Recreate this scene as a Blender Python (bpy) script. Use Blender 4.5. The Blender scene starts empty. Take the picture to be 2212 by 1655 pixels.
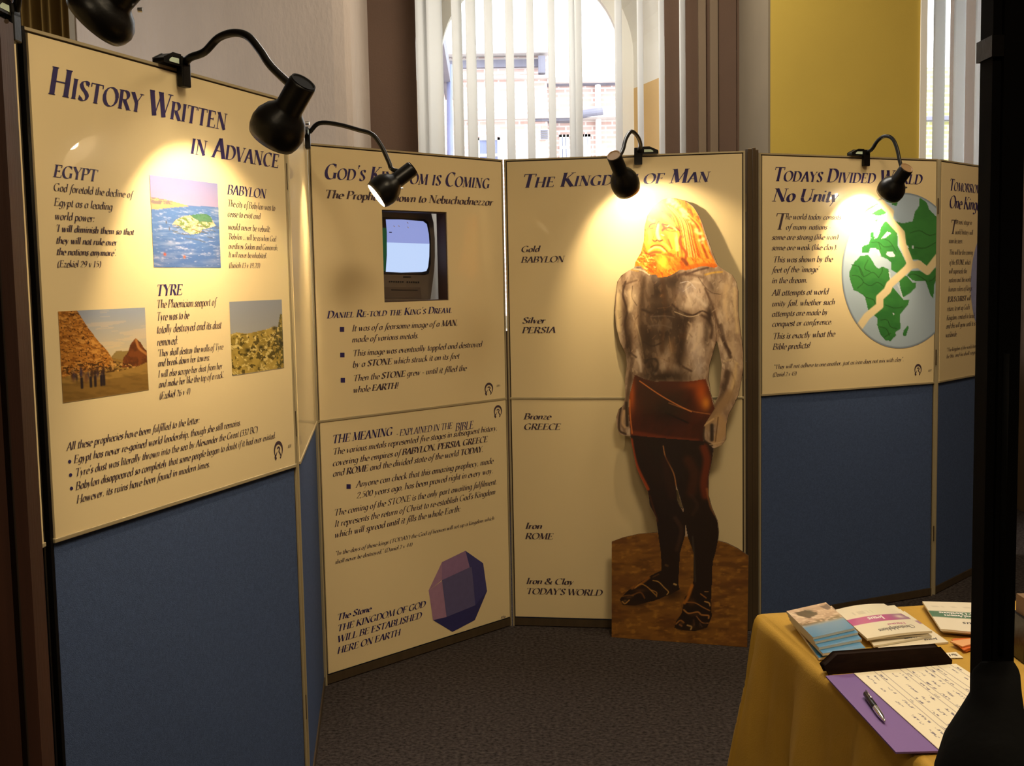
import bpy, math, random
import numpy as np
from mathutils import Vector, Matrix
SC = bpy.context.scene
COL = SC.collection
random.seed(7)
R = math.radians

# ------------------------------------------------------------------ camera
FPX, PITCH, ROLL, EYE = 2485.8, R(5.1085), R(1.1076), 1.4658
EYEP = Vector((0, 0, EYE))
_up0 = Vector((0, math.sin(PITCH), math.cos(PITCH)))
FWD = Vector((0, math.cos(PITCH), -math.sin(PITCH)))
RT = Vector((math.cos(ROLL), 0, 0)) - _up0 * math.sin(ROLL)
UP = Vector((math.sin(ROLL), 0, 0)) + _up0 * math.cos(ROLL)
cd = bpy.data.cameras.new('camera')
cam = bpy.data.objects.new('camera', cd)
COL.objects.link(cam)
cd.sensor_width = 36
cd.lens = 36 * FPX / 2212
cd.clip_start = .02
cd.clip_end = 200
cam.matrix_world = Matrix(((RT.x, UP.x, -FWD.x, 0), (RT.y, UP.y, -FWD.y, 0), (RT.z, UP.z, -FWD.z, EYE), (0, 0, 0, 1)))
SC.camera = cam

def ray(px, py):
    return (FWD + RT * ((px - 1106) / FPX) + UP * ((827.5 - py) / FPX)).normalized()
def proj(p):
    v = Vector(p) - EYEP
    d = v.dot(FWD)
    return 1106 + FPX * v.dot(RT) / d, 827.5 - FPX * v.dot(UP) / d
def at(px, py, Y):                                  # point of the pixel's ray at distance Y into the room
    r = ray(px, py)
    return EYEP + r * (Y / r.y)
def at_z(px, py, z):
    r = ray(px, py)
    return EYEP + r * ((z - EYE) / r.z)
def at_plane(px, py, p0, n):
    r = ray(px, py)
    return EYEP + r * ((p0 - EYEP).dot(n) / r.dot(n))

# ------------------------------------------------------------------ world, lights, exposure
SC.view_settings.view_transform = 'Standard'
SC.view_settings.look = 'None'
SC.view_settings.gamma = 1
SC.view_settings.use_curve_mapping = False
SC.view_settings.exposure = 0
try:
    SC.cycles.use_denoising = True
    SC.cycles.max_bounces = 8
    SC.cycles.sample_clamp_indirect = 4
except Exception:
    pass
w = bpy.data.worlds.new('sky')
SC.world = w
w.use_nodes = True
nt = w.node_tree
bg = nt.nodes['Background']
tc = nt.nodes.new('ShaderNodeTexCoord')
nz = nt.nodes.new('ShaderNodeTexNoise')
nz.inputs['Scale'].default_value = 1.5
rp = nt.nodes.new('ShaderNodeValToRGB')
rp.color_ramp.elements[0].color = (.86, .91, 1, 1)
rp.color_ramp.elements[1].color = (.97, .98, 1, 1)
nt.links.new(tc.outputs['Generated'], nz.inputs['Vector'])
nt.links.new(nz.outputs['Fac'], rp.inputs['Fac'])
nt.links.new(rp.outputs['Color'], bg.inputs['Color'])
bg.inputs['Strength'].default_value = 6

def area(name, loc, size, energy, color, target=None, portal=False, sy=None):
    d = bpy.data.lights.new(name, 'AREA')
    d.shape = 'RECTANGLE'
    d.size = size
    d.size_y = sy or size
    d.energy = energy
    d.color = color
    if portal: d.cycles.is_portal = True
    o = bpy.data.objects.new(name, d)
    COL.objects.link(o)
    o.location = loc
    t = Vector(target if target else (loc[0], loc[1], 0)) - Vector(loc)
    o.rotation_euler = t.to_track_quat('-Z', 'Y').to_euler()
    return o
WARM = (1, .80, .52)
AMBIENT = 1.0
area('ceiling_lamp_and_fill', (.9, 1.6, 3.9), .7, 66, WARM)
area('ceiling_lamp_and_fill', (-.4, -1.4, 3.9), .9, 56, WARM)
area('ceiling_lamp_and_fill', (2.3, 3.6, 3.9), .7, 36, WARM)
area('ceiling_lamp_and_fill', (.4, 5.75, 4.0), 1.0, 75, (1, .93, .82))  # added fill that brightens the back walls; no fixture hangs there
area('left_pier_fill', (-3.3, 5.1, 2.3), 1.2, 60, (.95, .97, 1), (-1.0, 6.2, 2.3), sy=2.2)  # added area light raking the left pier; the wall has no window
area('window_portal', (.19, 7.75, 2.6), 1.5, 1, (1, 1, 1), (.19, 0, 2.6), True, 2.2)
area('window_portal', (2.9, 7.15, 2.2), 1.3, 1, (1, 1, 1), (2.9, 0, 2.2), True, 3)

# ------------------------------------------------------------------ materials
def S(r, g, b):
    f = lambda v: (v / 255) / 12.92 if v / 255 <= .04045 else ((v / 255 + .055) / 1.055) ** 2.4
    return (f(r), f(g), f(b), 1)
MATS = {}
def mat(name, col, rough=.5, metal=0, spec=.5, bump=0, bscale=60, var=0, vscale=3, emit=None, estr=0, coat=0, stretch=None, coat_rough=.05):
    if name in MATS: return MATS[name]
    m = bpy.data.materials.new(name)
    MATS[name] = m
    m.use_nodes = True
    t = m.node_tree
    p = t.nodes['Principled BSDF']
    p.inputs['Base Color'].default_value = col
    p.inputs['Roughness'].default_value = rough
    p.inputs['Metallic'].default_value = metal
    p.inputs['Specular IOR Level'].default_value = spec
    p.inputs['Coat Weight'].default_value = coat
    p.inputs['Coat Roughness'].default_value = coat_rough
    if emit:
        p.inputs['Emission Color'].default_value = emit
        p.inputs['Emission Strength'].default_value = estr
    tcn = t.nodes.new('ShaderNodeTexCoord')
    mp = t.nodes.new('ShaderNodeMapping')
    t.links.new(tcn.outputs['Object'], mp.inputs['Vector'])
    if stretch: mp.inputs['Scale'].default_value = stretch
    if var:
        n = t.nodes.new('ShaderNodeTexNoise')
        n.inputs['Scale'].default_value = vscale
        n.inputs['Detail'].default_value = 4
        t.links.new(mp.outputs['Vector'], n.inputs['Vector'])
        r = t.nodes.new('ShaderNodeValToRGB')
        r.color_ramp.elements[0].position = .3
        r.color_ramp.elements[1].position = .7
        r.color_ramp.elements[0].color = (*[c * (1 - var) for c in col[:3]], 1)
        r.color_ramp.elements[1].color = (*[min(1, c * (1 + var)) for c in col[:3]], 1)
        t.links.new(n.outputs['Fac'], r.inputs['Fac'])
        t.links.new(r.outputs['Color'], p.inputs['Base Color'])
    if bump:
        n = t.nodes.new('ShaderNodeTexNoise')
        n.inputs['Scale'].default_value = bscale
        n.inputs['Detail'].default_value = 3
        t.links.new(mp.outputs['Vector'], n.inputs['Vector'])
        b = t.nodes.new('ShaderNodeBump')
        b.inputs['Strength'].default_value = bump
        b.inputs['Distance'].default_value = .01
        t.links.new(n.outputs['Fac'], b.inputs['Height'])
        t.links.new(b.outputs['Normal'], p.inputs['Normal'])
    return m
def vcmat(name, rough=.5, coat=0, spec=.5):
    if name in MATS: return MATS[name]
    m = mat(name, (.5, .5, .5, 1), rough, 0, spec, coat=coat)
    a = m.node_tree.nodes.new('ShaderNodeAttribute')
    a.attribute_name = 'paint'
    m.node_tree.links.new(a.outputs['Color'], m.node_tree.nodes['Principled BSDF'].inputs['Base Color'])
    return m
M_POSTER = mat('laminated_cream_poster', S(228, 208, 162), .32, spec=.35, coat=.55, coat_rough=.03, var=.015, vscale=2)
M_BLUE = mat('blue_loop_fabric', S(70, 86, 122), .95, spec=.1, bump=.25, bscale=500, var=.12, vscale=140)
M_ALU = mat('pale_aluminium_frame', S(182, 168, 134), .38, .35, bump=.05, bscale=20, stretch=(1, 1, .05), var=.05)
M_DARKALU = mat('dark_bronze_extrusion', S(86, 72, 54), .4, .4, var=.15, vscale=30, stretch=(1, 1, .1))
M_GROOVE = mat('dark_groove', S(48, 34, 22), .7, var=.2)
M_INK = mat('navy_ink', S(42, 32, 88), .5, var=.1)
M_INK2 = mat('brown_black_ink', S(66, 50, 62), .55, var=.1)
M_BLACK = mat('black_plastic', S(12, 11, 10), .36, spec=.25, bump=.04, bscale=120, var=.2)
M_WHITEIN = mat('white_reflector', S(240, 232, 215), .35, var=.02)
M_CARPET = mat('dark_brown_grey_carpet', S(64, 58, 57), 1, spec=.05, bump=1, bscale=150, var=.62, vscale=75)

# ------------------------------------------------------------------ object helpers
def tag(o, label=None, cat=None, group=None, kind=None):
    if label: o['label'] = label
    if cat: o['category'] = cat
    if group: o['group'] = group
    if kind: o['kind'] = kind
    return o
def empty(name, loc, label, cat, group=None, rotz=0):
    o = bpy.data.objects.new(name, None)
    COL.objects.link(o)
    o.empty_display_size = .1
    o.matrix_world = Matrix.Translation(loc) @ Matrix.Rotation(rotz, 4, 'Z')
    return tag(o, label, cat, group)
def wm(o):
    m = o.matrix_basis.copy()
    p = o.parent
    while p:
        m = p.matrix_basis @ m
        p = p.parent
    return m
def mesh(name, V, F, m, parent=None, local=False, smooth=False, cols=None, origin=None):
    me = bpy.data.meshes.new(name)
    V = [Vector(v) for v in V]
    o = bpy.data.objects.new(name, me)
    COL.objects.link(o)
    if parent:
        o.parent = parent
        if not local:
            inv = wm(parent).inverted()
            V = [inv @ v for v in V]
    elif origin is not None:
        o.location = origin
        V = [v - Vector(origin) for v in V]
    me.from_pydata(V, [], F)
    if cols is not None:
        a = me.color_attributes.new('paint', 'FLOAT_COLOR', 'POINT')
        a.data.foreach_set('color', np.asarray(cols, np.float32).ravel())
    me.materials.append(m)
    if smooth:
        me.polygons.foreach_set('use_smooth', [True] * len(me.polygons))
    me.update()
    return o
class MB:
    def __init__(s): s.V = []; s.F = []
    def box(s, x0, x1, y0, y1, z0, z1, M=None):
        b = len(s.V)
        for z in (z0, z1):
            for x, y in ((x0, y0), (x1, y0), (x1, y1), (x0, y1)):
                v = Vector((x, y, z))
                s.V.append(M @ v if M else v)
        for f in ((0, 3, 2, 1), (4, 5, 6, 7), (0, 1, 5, 4), (1, 2, 6, 5), (2, 3, 7, 6), (3, 0, 4, 7)):
            s.F.append([b + i for i in f])
        return s
    def prism(s, pts, d):                         # pts: ring of 3D points, extruded along d
        b = len(s.V); n = len(pts)
        s.V += [Vector(p) for p in pts] + [Vector(p) + Vector(d) for p in pts]
        s.F.append(list(range(b, b + n))); s.F.append([b + n + i for i in reversed(range(n))])
        for i in range(n):
            j = (i + 1) % n
            s.F.append([b + i, b + j, b + n + j, b + n + i])
        return s
    def tube(s, P, r, n=12, caps=True):
        P = [Vector(p) for p in P]; b = len(s.V); m = len(P)
        rr = r if isinstance(r, (list, tuple)) else [r] * m
        u = None
        for i, p in enumerate(P):
            t = (P[min(i + 1, m - 1)] - P[max(i - 1, 0)]).normalized()
            if u is None:
                u = t.orthogonal().normalized()
            u = (u - t * u.dot(t)).normalized()
            v = t.cross(u)
            for k in range(n):
                a = 2 * math.pi * k / n
                s.V.append(p + (u * math.cos(a) + v * math.sin(a)) * rr[i])
        for i in range(m - 1):
            for k in range(n):
                k2 = (k + 1) % n
                s.F.append([b + i * n + k, b + i * n + k2, b + (i + 1) * n + k2, b + (i + 1) * n + k])
        if caps:
            s.F.append([b + k for k in reversed(range(n))]); s.F.append([b + (m - 1) * n + k for k in range(n)])
        return s
    def lathe(s, O, ax, prof, n=40):              # prof: (t along axis, radius)
        ax = Vector(ax).normalized(); u = ax.orthogonal().normalized(); v = ax.cross(u); b = len(s.V)
        for t, r in prof:
            for k in range(n):
                a = 2 * math.pi * k / n
                s.V.append(Vector(O) + ax * t + (u * math.cos(a) + v * math.sin(a)) * r)
        for i in range(len(prof) - 1):
            for k in range(n):
                k2 = (k + 1) % n
                s.F.append([b + i * n + k, b + (i + 1) * n + k, b + (i + 1) * n + k2, b + i * n + k2])
        return s
    def build(s, name, m, parent=None, **k):
        return mesh(name, s.V, s.F, m, parent, **k)
def bevel(o, w=.002, seg=2):
    b = o.modifiers.new('bevel', 'BEVEL'); b.width = w; b.segments = seg; b.limit_method = 'ANGLE'
    return o
def spline(P, k=6):
    P = [np.array(p, float) for p in P]
    Q = [2 * P[0] - P[1]] + P + [2 * P[-1] - P[-2]]
    out = []
    for i in range(1, len(Q) - 2):
        a, b, c, d = Q[i - 1:i + 3]
        for j in range(k):
            t = j / k
            out.append(.5 * (2 * b + (c - a) * t + (2 * a - 5 * b + 4 * c - d) * t * t + (3 * b - a - 3 * c + d) * t ** 3))
    out.append(P[-1])
    return out

# ------------------------------------------------------------------ lettering: a broad-nib serif hand, each glyph a few pen strokes
G = {
'A': (.67, "l .05 0 .33 1;l .33 1 .62 0;t .16 .36 .5 .36;s .05 0;s .62 0"),
'B': (.62, "l .13 0 .13 1;t .13 .985 .3 .985;a .3 .76 .2 .225 90 -90;t .13 .535 .32 .535;a .3 .275 .25 .26 90 -90;t .13 .015 .3 .015;s .1 0;s .1 1"),
'C': (.7, "a .4 .5 .33 .5 52 308;t .62 1 .62 .74"),
'D': (.74, "l .13 0 .13 1;t .13 .985 .3 .985;a .3 .5 .37 .485 90 -90;t .13 .015 .3 .015;s .1 0;s .1 1"),
'E': (.6, "l .13 0 .13 1;t .13 .985 .5 .985;t .13 .52 .4 .52;t .13 .015 .54 .015;t .5 1 .5 .8;t .4 .6 .4 .43;t .54 0 .55 .2;s .1 0;s .1 1"),
'F': (.55, "l .13 0 .13 1;t .13 .985 .5 .985;t .13 .52 .4 .52;t .5 1 .5 .8;t .4 .6 .4 .43;s .13 0;s .1 1"),
'G': (.77, "a .4 .5 .33 .5 52 300;t .62 1 .62 .76;l .63 .4 .63 .05;s .63 .42"),
'H': (.76, "l .13 0 .13 1;l .62 0 .62 1;t .13 .5 .62 .5;s .13 0;s .13 1;s .62 0;s .62 1"),
'I': (.3, "l .15 0 .15 1;s .15 0;s .15 1"),
'J': (.34, "l .2 1 .2 .1;c .2 .1 .15 -.12 .02 -.15;s .2 1"),
'K': (.68, "l .13 0 .13 1;t .15 .45 .54 1;l .26 .56 .62 0;s .13 0;s .13 1;s .54 1;s .63 0"),
'L': (.57, "l .13 0 .13 1;t .13 .015 .52 .015;t .52 0 .54 .22;s .1 0;s .13 1"),
'M': (.88, "t .1 0 .15 1;l .15 1 .42 .04;t .42 .04 .71 1;l .71 1 .76 0;s .1 0;s .76 0;s .11 1;s .75 1"),
'N': (.76, "t .12 0 .12 1;l .12 1 .62 0;t .62 0 .62 1;s .12 0;s .1 1;s .62 1"),
'O': (.78, "a .39 .5 .34 .5 0 360"),
'P': (.57, "l .13 0 .13 1;t .13 .985 .3 .985;a .3 .735 .22 .25 90 -90;t .13 .485 .3 .485;s .13 0;s .1 1"),
'Q': (.8, "a .39 .5 .34 .5 0 360;l .4 .02 .76 -.22"),
'R': (.66, "l .13 0 .13 1;t .13 .985 .3 .985;a .3 .745 .21 .24 90 -90;t .13 .505 .3 .505;l .32 .5 .6 0;s .13 0;s .1 1;s .62 0"),
'S': (.55, "c .46 .84 .34 .985 .18 .95 .12 .78 .21 .6 .37 .44 .46 .26 .4 .07 .25 .01 .08 .14;t .47 1 .47 .76;t .08 0 .08 .24"),
'T': (.66, "l .33 0 .33 1;t .03 .985 .63 .985;t .03 1 .03 .8;t .63 1 .63 .8;s .33 0"),
'U': (.72, "l .13 1 .13 .35;a .36 .33 .23 .33 180 360;t .59 .33 .59 1;s .13 1;s .59 1"),
'V': (.66, "l .06 1 .34 0;t .34 0 .61 1;s .07 1;s .6 1"),
'W': (.96, "l .05 1 .28 0;t .28 0 .48 .95;l .46 1 .7 0;t .7 0 .91 1;s .06 1;s .46 1;s .9 1"),
'X': (.66, "l .07 1 .59 0;t .06 0 .58 1;s .07 1;s .59 0;s .07 0;s .58 1"),
'Y': (.62, "l .05 1 .32 .48;t .32 .48 .58 1;l .32 0 .32 .5;s .06 1;s .57 1;s .32 0"),
'Z': (.62, "t .08 .985 .57 .985;t .57 .985 .08 .015;t .08 .015 .57 .015;t .57 0 .58 .2;t .08 1 .08 .8"),
'a': (.5, "a .23 .29 .16 .31 30 330;l .4 .6 .4 .1;t .4 .08 .5 .06"),
'b': (.47, "l .1 1.02 .1 .08;a .25 .29 .16 .31 150 -150"),
'c': (.4, "a .24 .29 .17 .31 50 310"),
'd': (.5, "a .23 .29 .16 .31 30 330;l .4 1.02 .4 .1;t .4 .08 .5 .05;s .37 1.02"),
'e': (.42, "a .24 .29 .17 .31 5 310;t .08 .3 .41 .34"),
'f': (.32, "c .42 .98 .33 1.04 .25 .93 .2 .5 .15 -.1 .08 -.3 .0 -.32;t .06 .58 .36 .58"),
'g': (.48, "a .23 .3 .16 .3 30 330;l .4 .6 .4 .1;c .4 .1 .36 -.22 .2 -.34 .05 -.26"),
'h': (.49, "l .1 1.02 .1 0;c .1 .36 .22 .57 .35 .56 .39 .4 .38 .06;t .38 .04 .48 .05;s .08 1.02"),
'i': (.23, "l .1 .6 .1 .06;t .1 .04 .21 .06;d .12 .84;t .02 .55 .1 .6"),
'j': (.23, "l .12 .6 .1 -.2;c .1 -.2 .04 -.32 -.06 -.3;d .13 .84"),
'k': (.44, "l .1 1.02 .1 0;t .12 .26 .36 .6;l .2 .36 .4 .02;s .08 1.02"),
'l': (.23, "l .1 1.02 .1 .05;t .1 .04 .21 .06;s .08 1.02"),
'm': (.72, "l .1 .6 .1 0;c .1 .36 .2 .56 .31 .55 .34 .4 .34 0;c .34 .36 .44 .56 .56 .55 .59 .4 .58 .06;t .58 .04 .7 .05"),
'n': (.49, "l .1 .6 .1 0;c .1 .36 .22 .57 .35 .56 .39 .4 .38 .06;t .38 .04 .48 .05"),
'o': (.46, "a .23 .3 .17 .31 0 360"),
'p': (.47, "l .1 .6 .1 -.34;a .25 .29 .16 .31 150 -150;s .1 -.34"),
'q': (.48, "a .23 .29 .16 .31 30 330;l .4 .6 .4 -.34;s .4 -.34"),
'r': (.35, "l .1 .6 .1 0;c .1 .34 .2 .55 .34 .55"),
's': (.34, "c .29 .5 .2 .61 .1 .52 .13 .38 .25 .24 .28 .1 .17 -.01 .04 .1"),
't': (.29, "l .14 .82 .12 .1;c .12 .1 .18 .0 .28 .08;t .02 .58 .28 .58"),
'u': (.5, "l .1 .6 .1 .16;c .1 .16 .17 .01 .29 .06 .38 .2;l .38 .6 .38 .06;t .38 .04 .48 .06"),
'v': (.42, "l .07 .6 .2 0;t .2 0 .37 .6"),
'w': (.64, "l .07 .6 .2 0;t .2 0 .34 .58;l .33 .6 .44 0;t .44 0 .59 .6"),
'x': (.44, "l .08 .6 .37 0;t .05 0 .38 .6"),
'y': (.44, "l .08 .6 .21 .02;t .39 .6 .06 -.34"),
'z': (.4, "h .07 .57 .34 .57;h .34 .58 .06 .02;h .06 .03 .36 .03"),
'0': (.5, "a .25 .45 .18 .46 0 360"), '1': (.4, "l .2 0 .2 .92;t .08 .8 .2 .92;s .2 0"),
'2': (.5, "c .08 .7 .14 .88 .28 .9 .4 .78 .36 .5 .06 .03;t .06 .02 .44 .02"),
'3': (.48, "c .08 .78 .2 .92 .36 .84 .34 .6 .2 .5;c .2 .5 .38 .44 .42 .22 .26 0 .06 .06"),
'4': (.5, "l .34 0 .34 .92;t .34 .92 .04 .28;t .04 .28 .46 .28"),
'5': (.47, "t .12 .9 .4 .9;t .12 .9 .1 .5;c .1 .5 .28 .56 .4 .38 .34 .1 .06 .02"),
'6': (.5, "c .4 .9 .18 .72 .08 .36;a .25 .25 .17 .26 0 360"), '7': (.46, "t .06 .9 .42 .9;l .42 .9 .18 0"),
'8': (.5, "a .25 .68 .14 .22 0 360;a .25 .23 .18 .24 0 360"), '9': (.5, "a .25 .65 .17 .26 0 360;c .42 .6 .36 .2 .1 0"),
'.': (.22, "d .1 .05"), ',': (.22, "d .1 .05;t .12 .04 .06 -.14"), ':': (.24, "d .1 .05;d .1 .52"), ';': (.24, "d .1 .52;d .1 .05;t .12 .04 .06 -.14"),
"'": (.18, "t .1 1.02 .07 .78;d .1 .98"), '"': (.32, "t .08 1.02 .06 .78;t .2 1.02 .18 .78;d .08 .98;d .2 .98"), '!': (.26, "l .13 1 .12 .28;d .12 .05"),
'(': (.3, "a .42 .4 .34 .66 130 230"), ')': (.3, "a -.1 .4 .34 .66 50 -50"), '-': (.3, "h .04 .32 .27 .32"), '&': (.78, "c .68 .5 .56 .12 .3 0 .08 .16 .12 .42 .36 .6 .42 .84 .3 1 .18 .84 .3 .5 .72 .02"),
' ': (.26, ""), '/': (.4, "t .02 0 .36 1"), '?': (.4, "c .06 .84 .18 1 .34 .84 .22 .5 .2 .28;d .2 .05"),
}
def glyph(ch, ox, sc, shear, wt, V, F):
    adv, code = G.get(ch, G[' '])
    def put(pts, width):
        pts = [np.array(p, float) for p in pts]
        L, Rr = [], []
        for i in range(len(pts)):
            d = pts[min(i + 1, len(pts) - 1)] - pts[max(i - 1, 0)]
            n = math.hypot(*d) or 1
            d = d / n
            th = math.atan2(d[1], d[0])
            if width == 'nib':
                hw = (.018 + .052 * wt * abs(math.sin(th - R(22))) ** 2)
            else:
                hw = width
            q = np.array((-d[1], d[0])) * hw
            L.append(pts[i] + q); Rr.append(pts[i] - q)
        b = len(V)
        for a, c in zip(L, Rr):
            for x, y in (a, c):
                V.append((ox + (x + y * shear) * sc, y * sc))
        for i in range(len(pts) - 1):
            F.append([b + 2 * i, b + 2 * i + 1, b + 2 * i + 3, b + 2 * i + 2])
    for st in code.split(';'):
        if not st.strip(): continue
        k, *v = st.split()
        v = [float(t) for t in v]
        if k == 'l': put([v[:2], v[2:]], 'nib')
        elif k == 't': put([v[:2], v[2:]], .02 + .006 * (wt - 1))
        elif k == 'h': put([v[:2], v[2:]], .035)
        elif k == 's': put([(v[0] - .085 - .02 * wt, v[1] - (.01 if v[1] > .3 else -.01)), (v[0] + .085 + .02 * wt, v[1] - (.01 if v[1] > .3 else -.01))], .018)
        elif k == 'd': put([(v[0] - .055, v[1]), (v[0] + .045, v[1])], .055)
        elif k == 'a':
            n = 14 if sc > .5 else 9
            put([(v[0] + v[2] * math.cos(R(v[4] + (v[5] - v[4]) * i / n)), v[1] + v[3] * math.sin(R(v[4] + (v[5] - v[4]) * i / n))) for i in range(n + 1)], 'nib')
        elif k == 'c':
            put(spline([v[i:i + 2] for i in range(0, len(v), 2)], 3), 'nib')
    return adv * sc
def lettering(text, sc=False, italic=.2, wt=1.0, track=.0):
    """returns V (2D, cap height 1), F, width; * toggles bold"""
    V, F, x, bold = [], [], 0, False
    for ch in text:
        if ch == '*': bold = not bold; continue
        k = 1.0
        if sc and ch.islower(): ch = ch.upper(); k = .74
        x += glyph(ch, x, k, italic, wt * (1.75 if bold else 1), V, F) + track
    return V, F, max(x, .1)

# ------------------------------------------------------------------ painting on a grid (flat print on boards, photographs, covers)
class Canvas:
    def __init__(s, X, Y, base):
        s.X, s.Y = X.ravel().astype(float), Y.ravel().astype(float)
        s.C = np.tile(np.array(base, float), (len(s.X), 1))
    def inside(s, pts):
        P = np.array(pts, float); r = np.zeros(len(s.X), bool); n = len(P)
        for i in range(n):
            x0, y0 = P[i]; x1, y1 = P[(i + 1) % n]
            if y0 == y1: continue
            c = ((y0 > s.Y) != (y1 > s.Y)) & (s.X < (x1 - x0) * (s.Y - y0) / (y1 - y0) + x0)
            r ^= c
        return r
    def mix(s, m, col):
        m = np.clip(m, 0, 1)[:, None]
        s.C = s.C * (1 - m) + np.array(col, float) * m
    def fill(s, pts, col, a=1):
        s.mix(s.inside(pts) * a, col)
    def dist(s, pts):
        d = np.full(len(s.X), 1e9)
        for (x0, y0), (x1, y1) in zip(pts[:-1], pts[1:]):
            dx, dy = x1 - x0, y1 - y0
            t = np.clip(((s.X - x0) * dx + (s.Y - y0) * dy) / (dx * dx + dy * dy + 1e-9), 0, 1)
            d = np.minimum(d, np.hypot(s.X - x0 - t * dx, s.Y - y0 - t * dy))
        return d
    def stroke(s, pts, w, col, a=1, soft=None, smooth=True):
        if smooth and len(pts) > 2: pts = [tuple(p) for p in spline(pts, 4)]
        soft = soft or w * .5
        s.mix(a * np.clip((w / 2 - s.dist(pts)) / soft + .5, 0, 1), col)
    def blob(s, x, y, rx, ry, col, a=1, rot=0):
        c, n = math.cos(R(rot)), math.sin(R(rot))
        u = ((s.X - x) * c + (s.Y - y) * n) / rx; v = (-(s.X - x) * n + (s.Y - y) * c) / ry
        s.mix(a * np.exp(-(u * u + v * v) * 1.4), col)
    def noise(s, sx, sy, seed=0, rot=0, octv=3):
        rng = np.random.RandomState(seed); c, n = math.cos(R(rot)), math.sin(R(rot))
        U = (s.X * c + s.Y * n) / sx; W = (-s.X * n + s.Y * c) / sy; out = 0; amp = 1; tot = 0
        for o in range(octv):
            g = rng.rand(64, 64); u = U * 2 ** o; v = W * 2 ** o
            iu, iv = np.floor(u).astype(int), np.floor(v).astype(int)
            fu, fv = u - iu, v - iv; fu = fu * fu * (3 - 2 * fu); fv = fv * fv * (3 - 2 * fv)
            a, b, c2, d = g[iu % 64, iv % 64], g[(iu + 1) % 64, iv % 64], g[iu % 64, (iv + 1) % 64], g[(iu + 1) % 64, (iv + 1) % 64]
            out = out + amp * ((a * (1 - fu) + b * fu) * (1 - fv) + (c2 * (1 - fu) + d * fu) * fv); tot += amp; amp *= .55
        return out / tot
    def linear(s):
        c = np.clip(s.C, 0, 255) / 255
        c = np.where(c <= .04045, c / 12.92, ((c + .055) / 1.055) ** 2.4)
        return np.concatenate([c, np.ones((len(c), 1))], 1)
def art(name, nx, ny, paint, place, m, parent, local=False):
    """grid of nx*ny vertices; paint(canvas in 0..1), place(u,v)->point"""
    U, W = np.meshgrid(np.linspace(0, 1, nx), np.linspace(0, 1, ny))
    cv = Canvas(U, W, (128, 128, 128))
    paint(cv)
    V = [place(u, v) for u, v in zip(U.ravel(), W.ravel())]
    F = [[j * nx + i, (j + 1) * nx + i, (j + 1) * nx + i + 1, j * nx + i + 1] for j in range(ny - 1) for i in range(nx - 1)]
    return mesh(name, V, F, m, parent, local=local, cols=cv.linear())

# ------------------------------------------------------------------ the room
def wallpart(name, mb, m, smooth=False, kind='structure'):
    o = mb.build(name, m, smooth=smooth)
    return tag(o, kind=kind)
M_PLASTER = mat('grey_tan_textured_wallpaper', S(168, 150, 132), .85, bump=.5, bscale=45, stretch=(1, 1, .35), var=.06, vscale=5)
M_BROWN = mat('brown_plaster_darkened', S(88, 64, 45), .8, bump=.1, bscale=90, var=.05, vscale=4)  # brown wall, deepened in colour to carry the backlight shade
M_BROWN2 = mat('pale_brown_moulding', S(112, 92, 68), .7, var=.05)
M_YELLOW = mat('mustard_yellow_paint', S(184, 155, 58), .75, bump=.08, bscale=120, var=.05, vscale=2)
M_GREYP = mat('grey_cream_tone', S(116, 102, 80), .75, var=.05)
M_WHITE = mat('white_gloss_paint', S(236, 232, 220), .45, var=.02)
M_TAN = mat('tan_lower_paint', S(214, 176, 112), .6, var=.03)
M_CEIL = mat('off_white_ceiling', S(214, 204, 182), .9, var=.03)
M_DARKROOM = mat('dim_brown_room_wall', S(96, 76, 58), .9, var=.08)

YW, YG = 7.2, 7.7
XL, XR, YB, ZC = -3.4, 3.1, -3.2, 4.1
wallpart('floor', MB().box(XL - .2, XR + .2, YB - .2, 8.2, -.12, 0), M_CARPET)
wallpart('ceiling', MB().box(XL - .2, XR + .2, YB - .2, 8.2, ZC, ZC + .15), M_CEIL)
wallpart('wall_left', MB().box(XL - .2, XL, YB, 8.2, 0, ZC), M_DARKROOM)
wallpart('wall_right', MB().box(XR, XR + .2, YB, 8.2, 0, ZC), M_DARKROOM)
wallpart('wall_front', MB().box(XL, XR, YB - .2, YB, 0, ZC), M_DARKROOM)

def arch(cx, r, zs, z0, n=28, zmid=2.70):
    P = [(cx - r, z0), (cx - r, zmid)]
    P += [(cx - r * math.cos(math.pi * i / n), zs + r * math.sin(math.pi * i / n)) for i in range(n + 1)]
    return P + [(cx + r, zmid), (cx + r, z0)]
xo0, xo1 = at(903, 300, YW).x, at(1437, 300, YW).x
CXO, RO = (xo0 + xo1) / 2, (xo1 - xo0) / 2
xi0, xi1 = at(930, 300, YG).x, at(1366, 300, YG).x
CXI, RI = (xi0 + xi1) / 2, (xi1 - xi0) / 2
ZS, ZSILL = 2.93, 1.15
outer, inner = arch(CXO, RO, ZS, ZSILL), arch(CXI, RI, ZS - .02, ZSILL)
xa, xb = -.84, 1.43                                  # alcove between the two piers
b = MB()
def q(b, *p):
    k = len(b.V); b.V += [Vector(v) for v in p]; b.F.append(list(range(k, k + len(p))))
q(b, (xa, YW, 0), (outer[0][0], YW, 0), (outer[0][0], YW, ZC), (xa, YW, ZC))
q(b, (outer[-1][0], YW, 0), (xb, YW, 0), (xb, YW, ZC), (outer[-1][0], YW, ZC))
q(b, (outer[0][0], YW, 0), (outer[-1][0], YW, 0), (outer[-1][0], YW, ZSILL), (outer[0][0], YW, ZSILL))
for p, p2 in zip(outer[2:-3], outer[3:-2]):
    q(b, (p[0], YW, p[1]), (p2[0], YW, p2[1]), (p2[0], YW, ZC), (p[0], YW, ZC))
wallpart('wall_back', b, M_BROWN)
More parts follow.
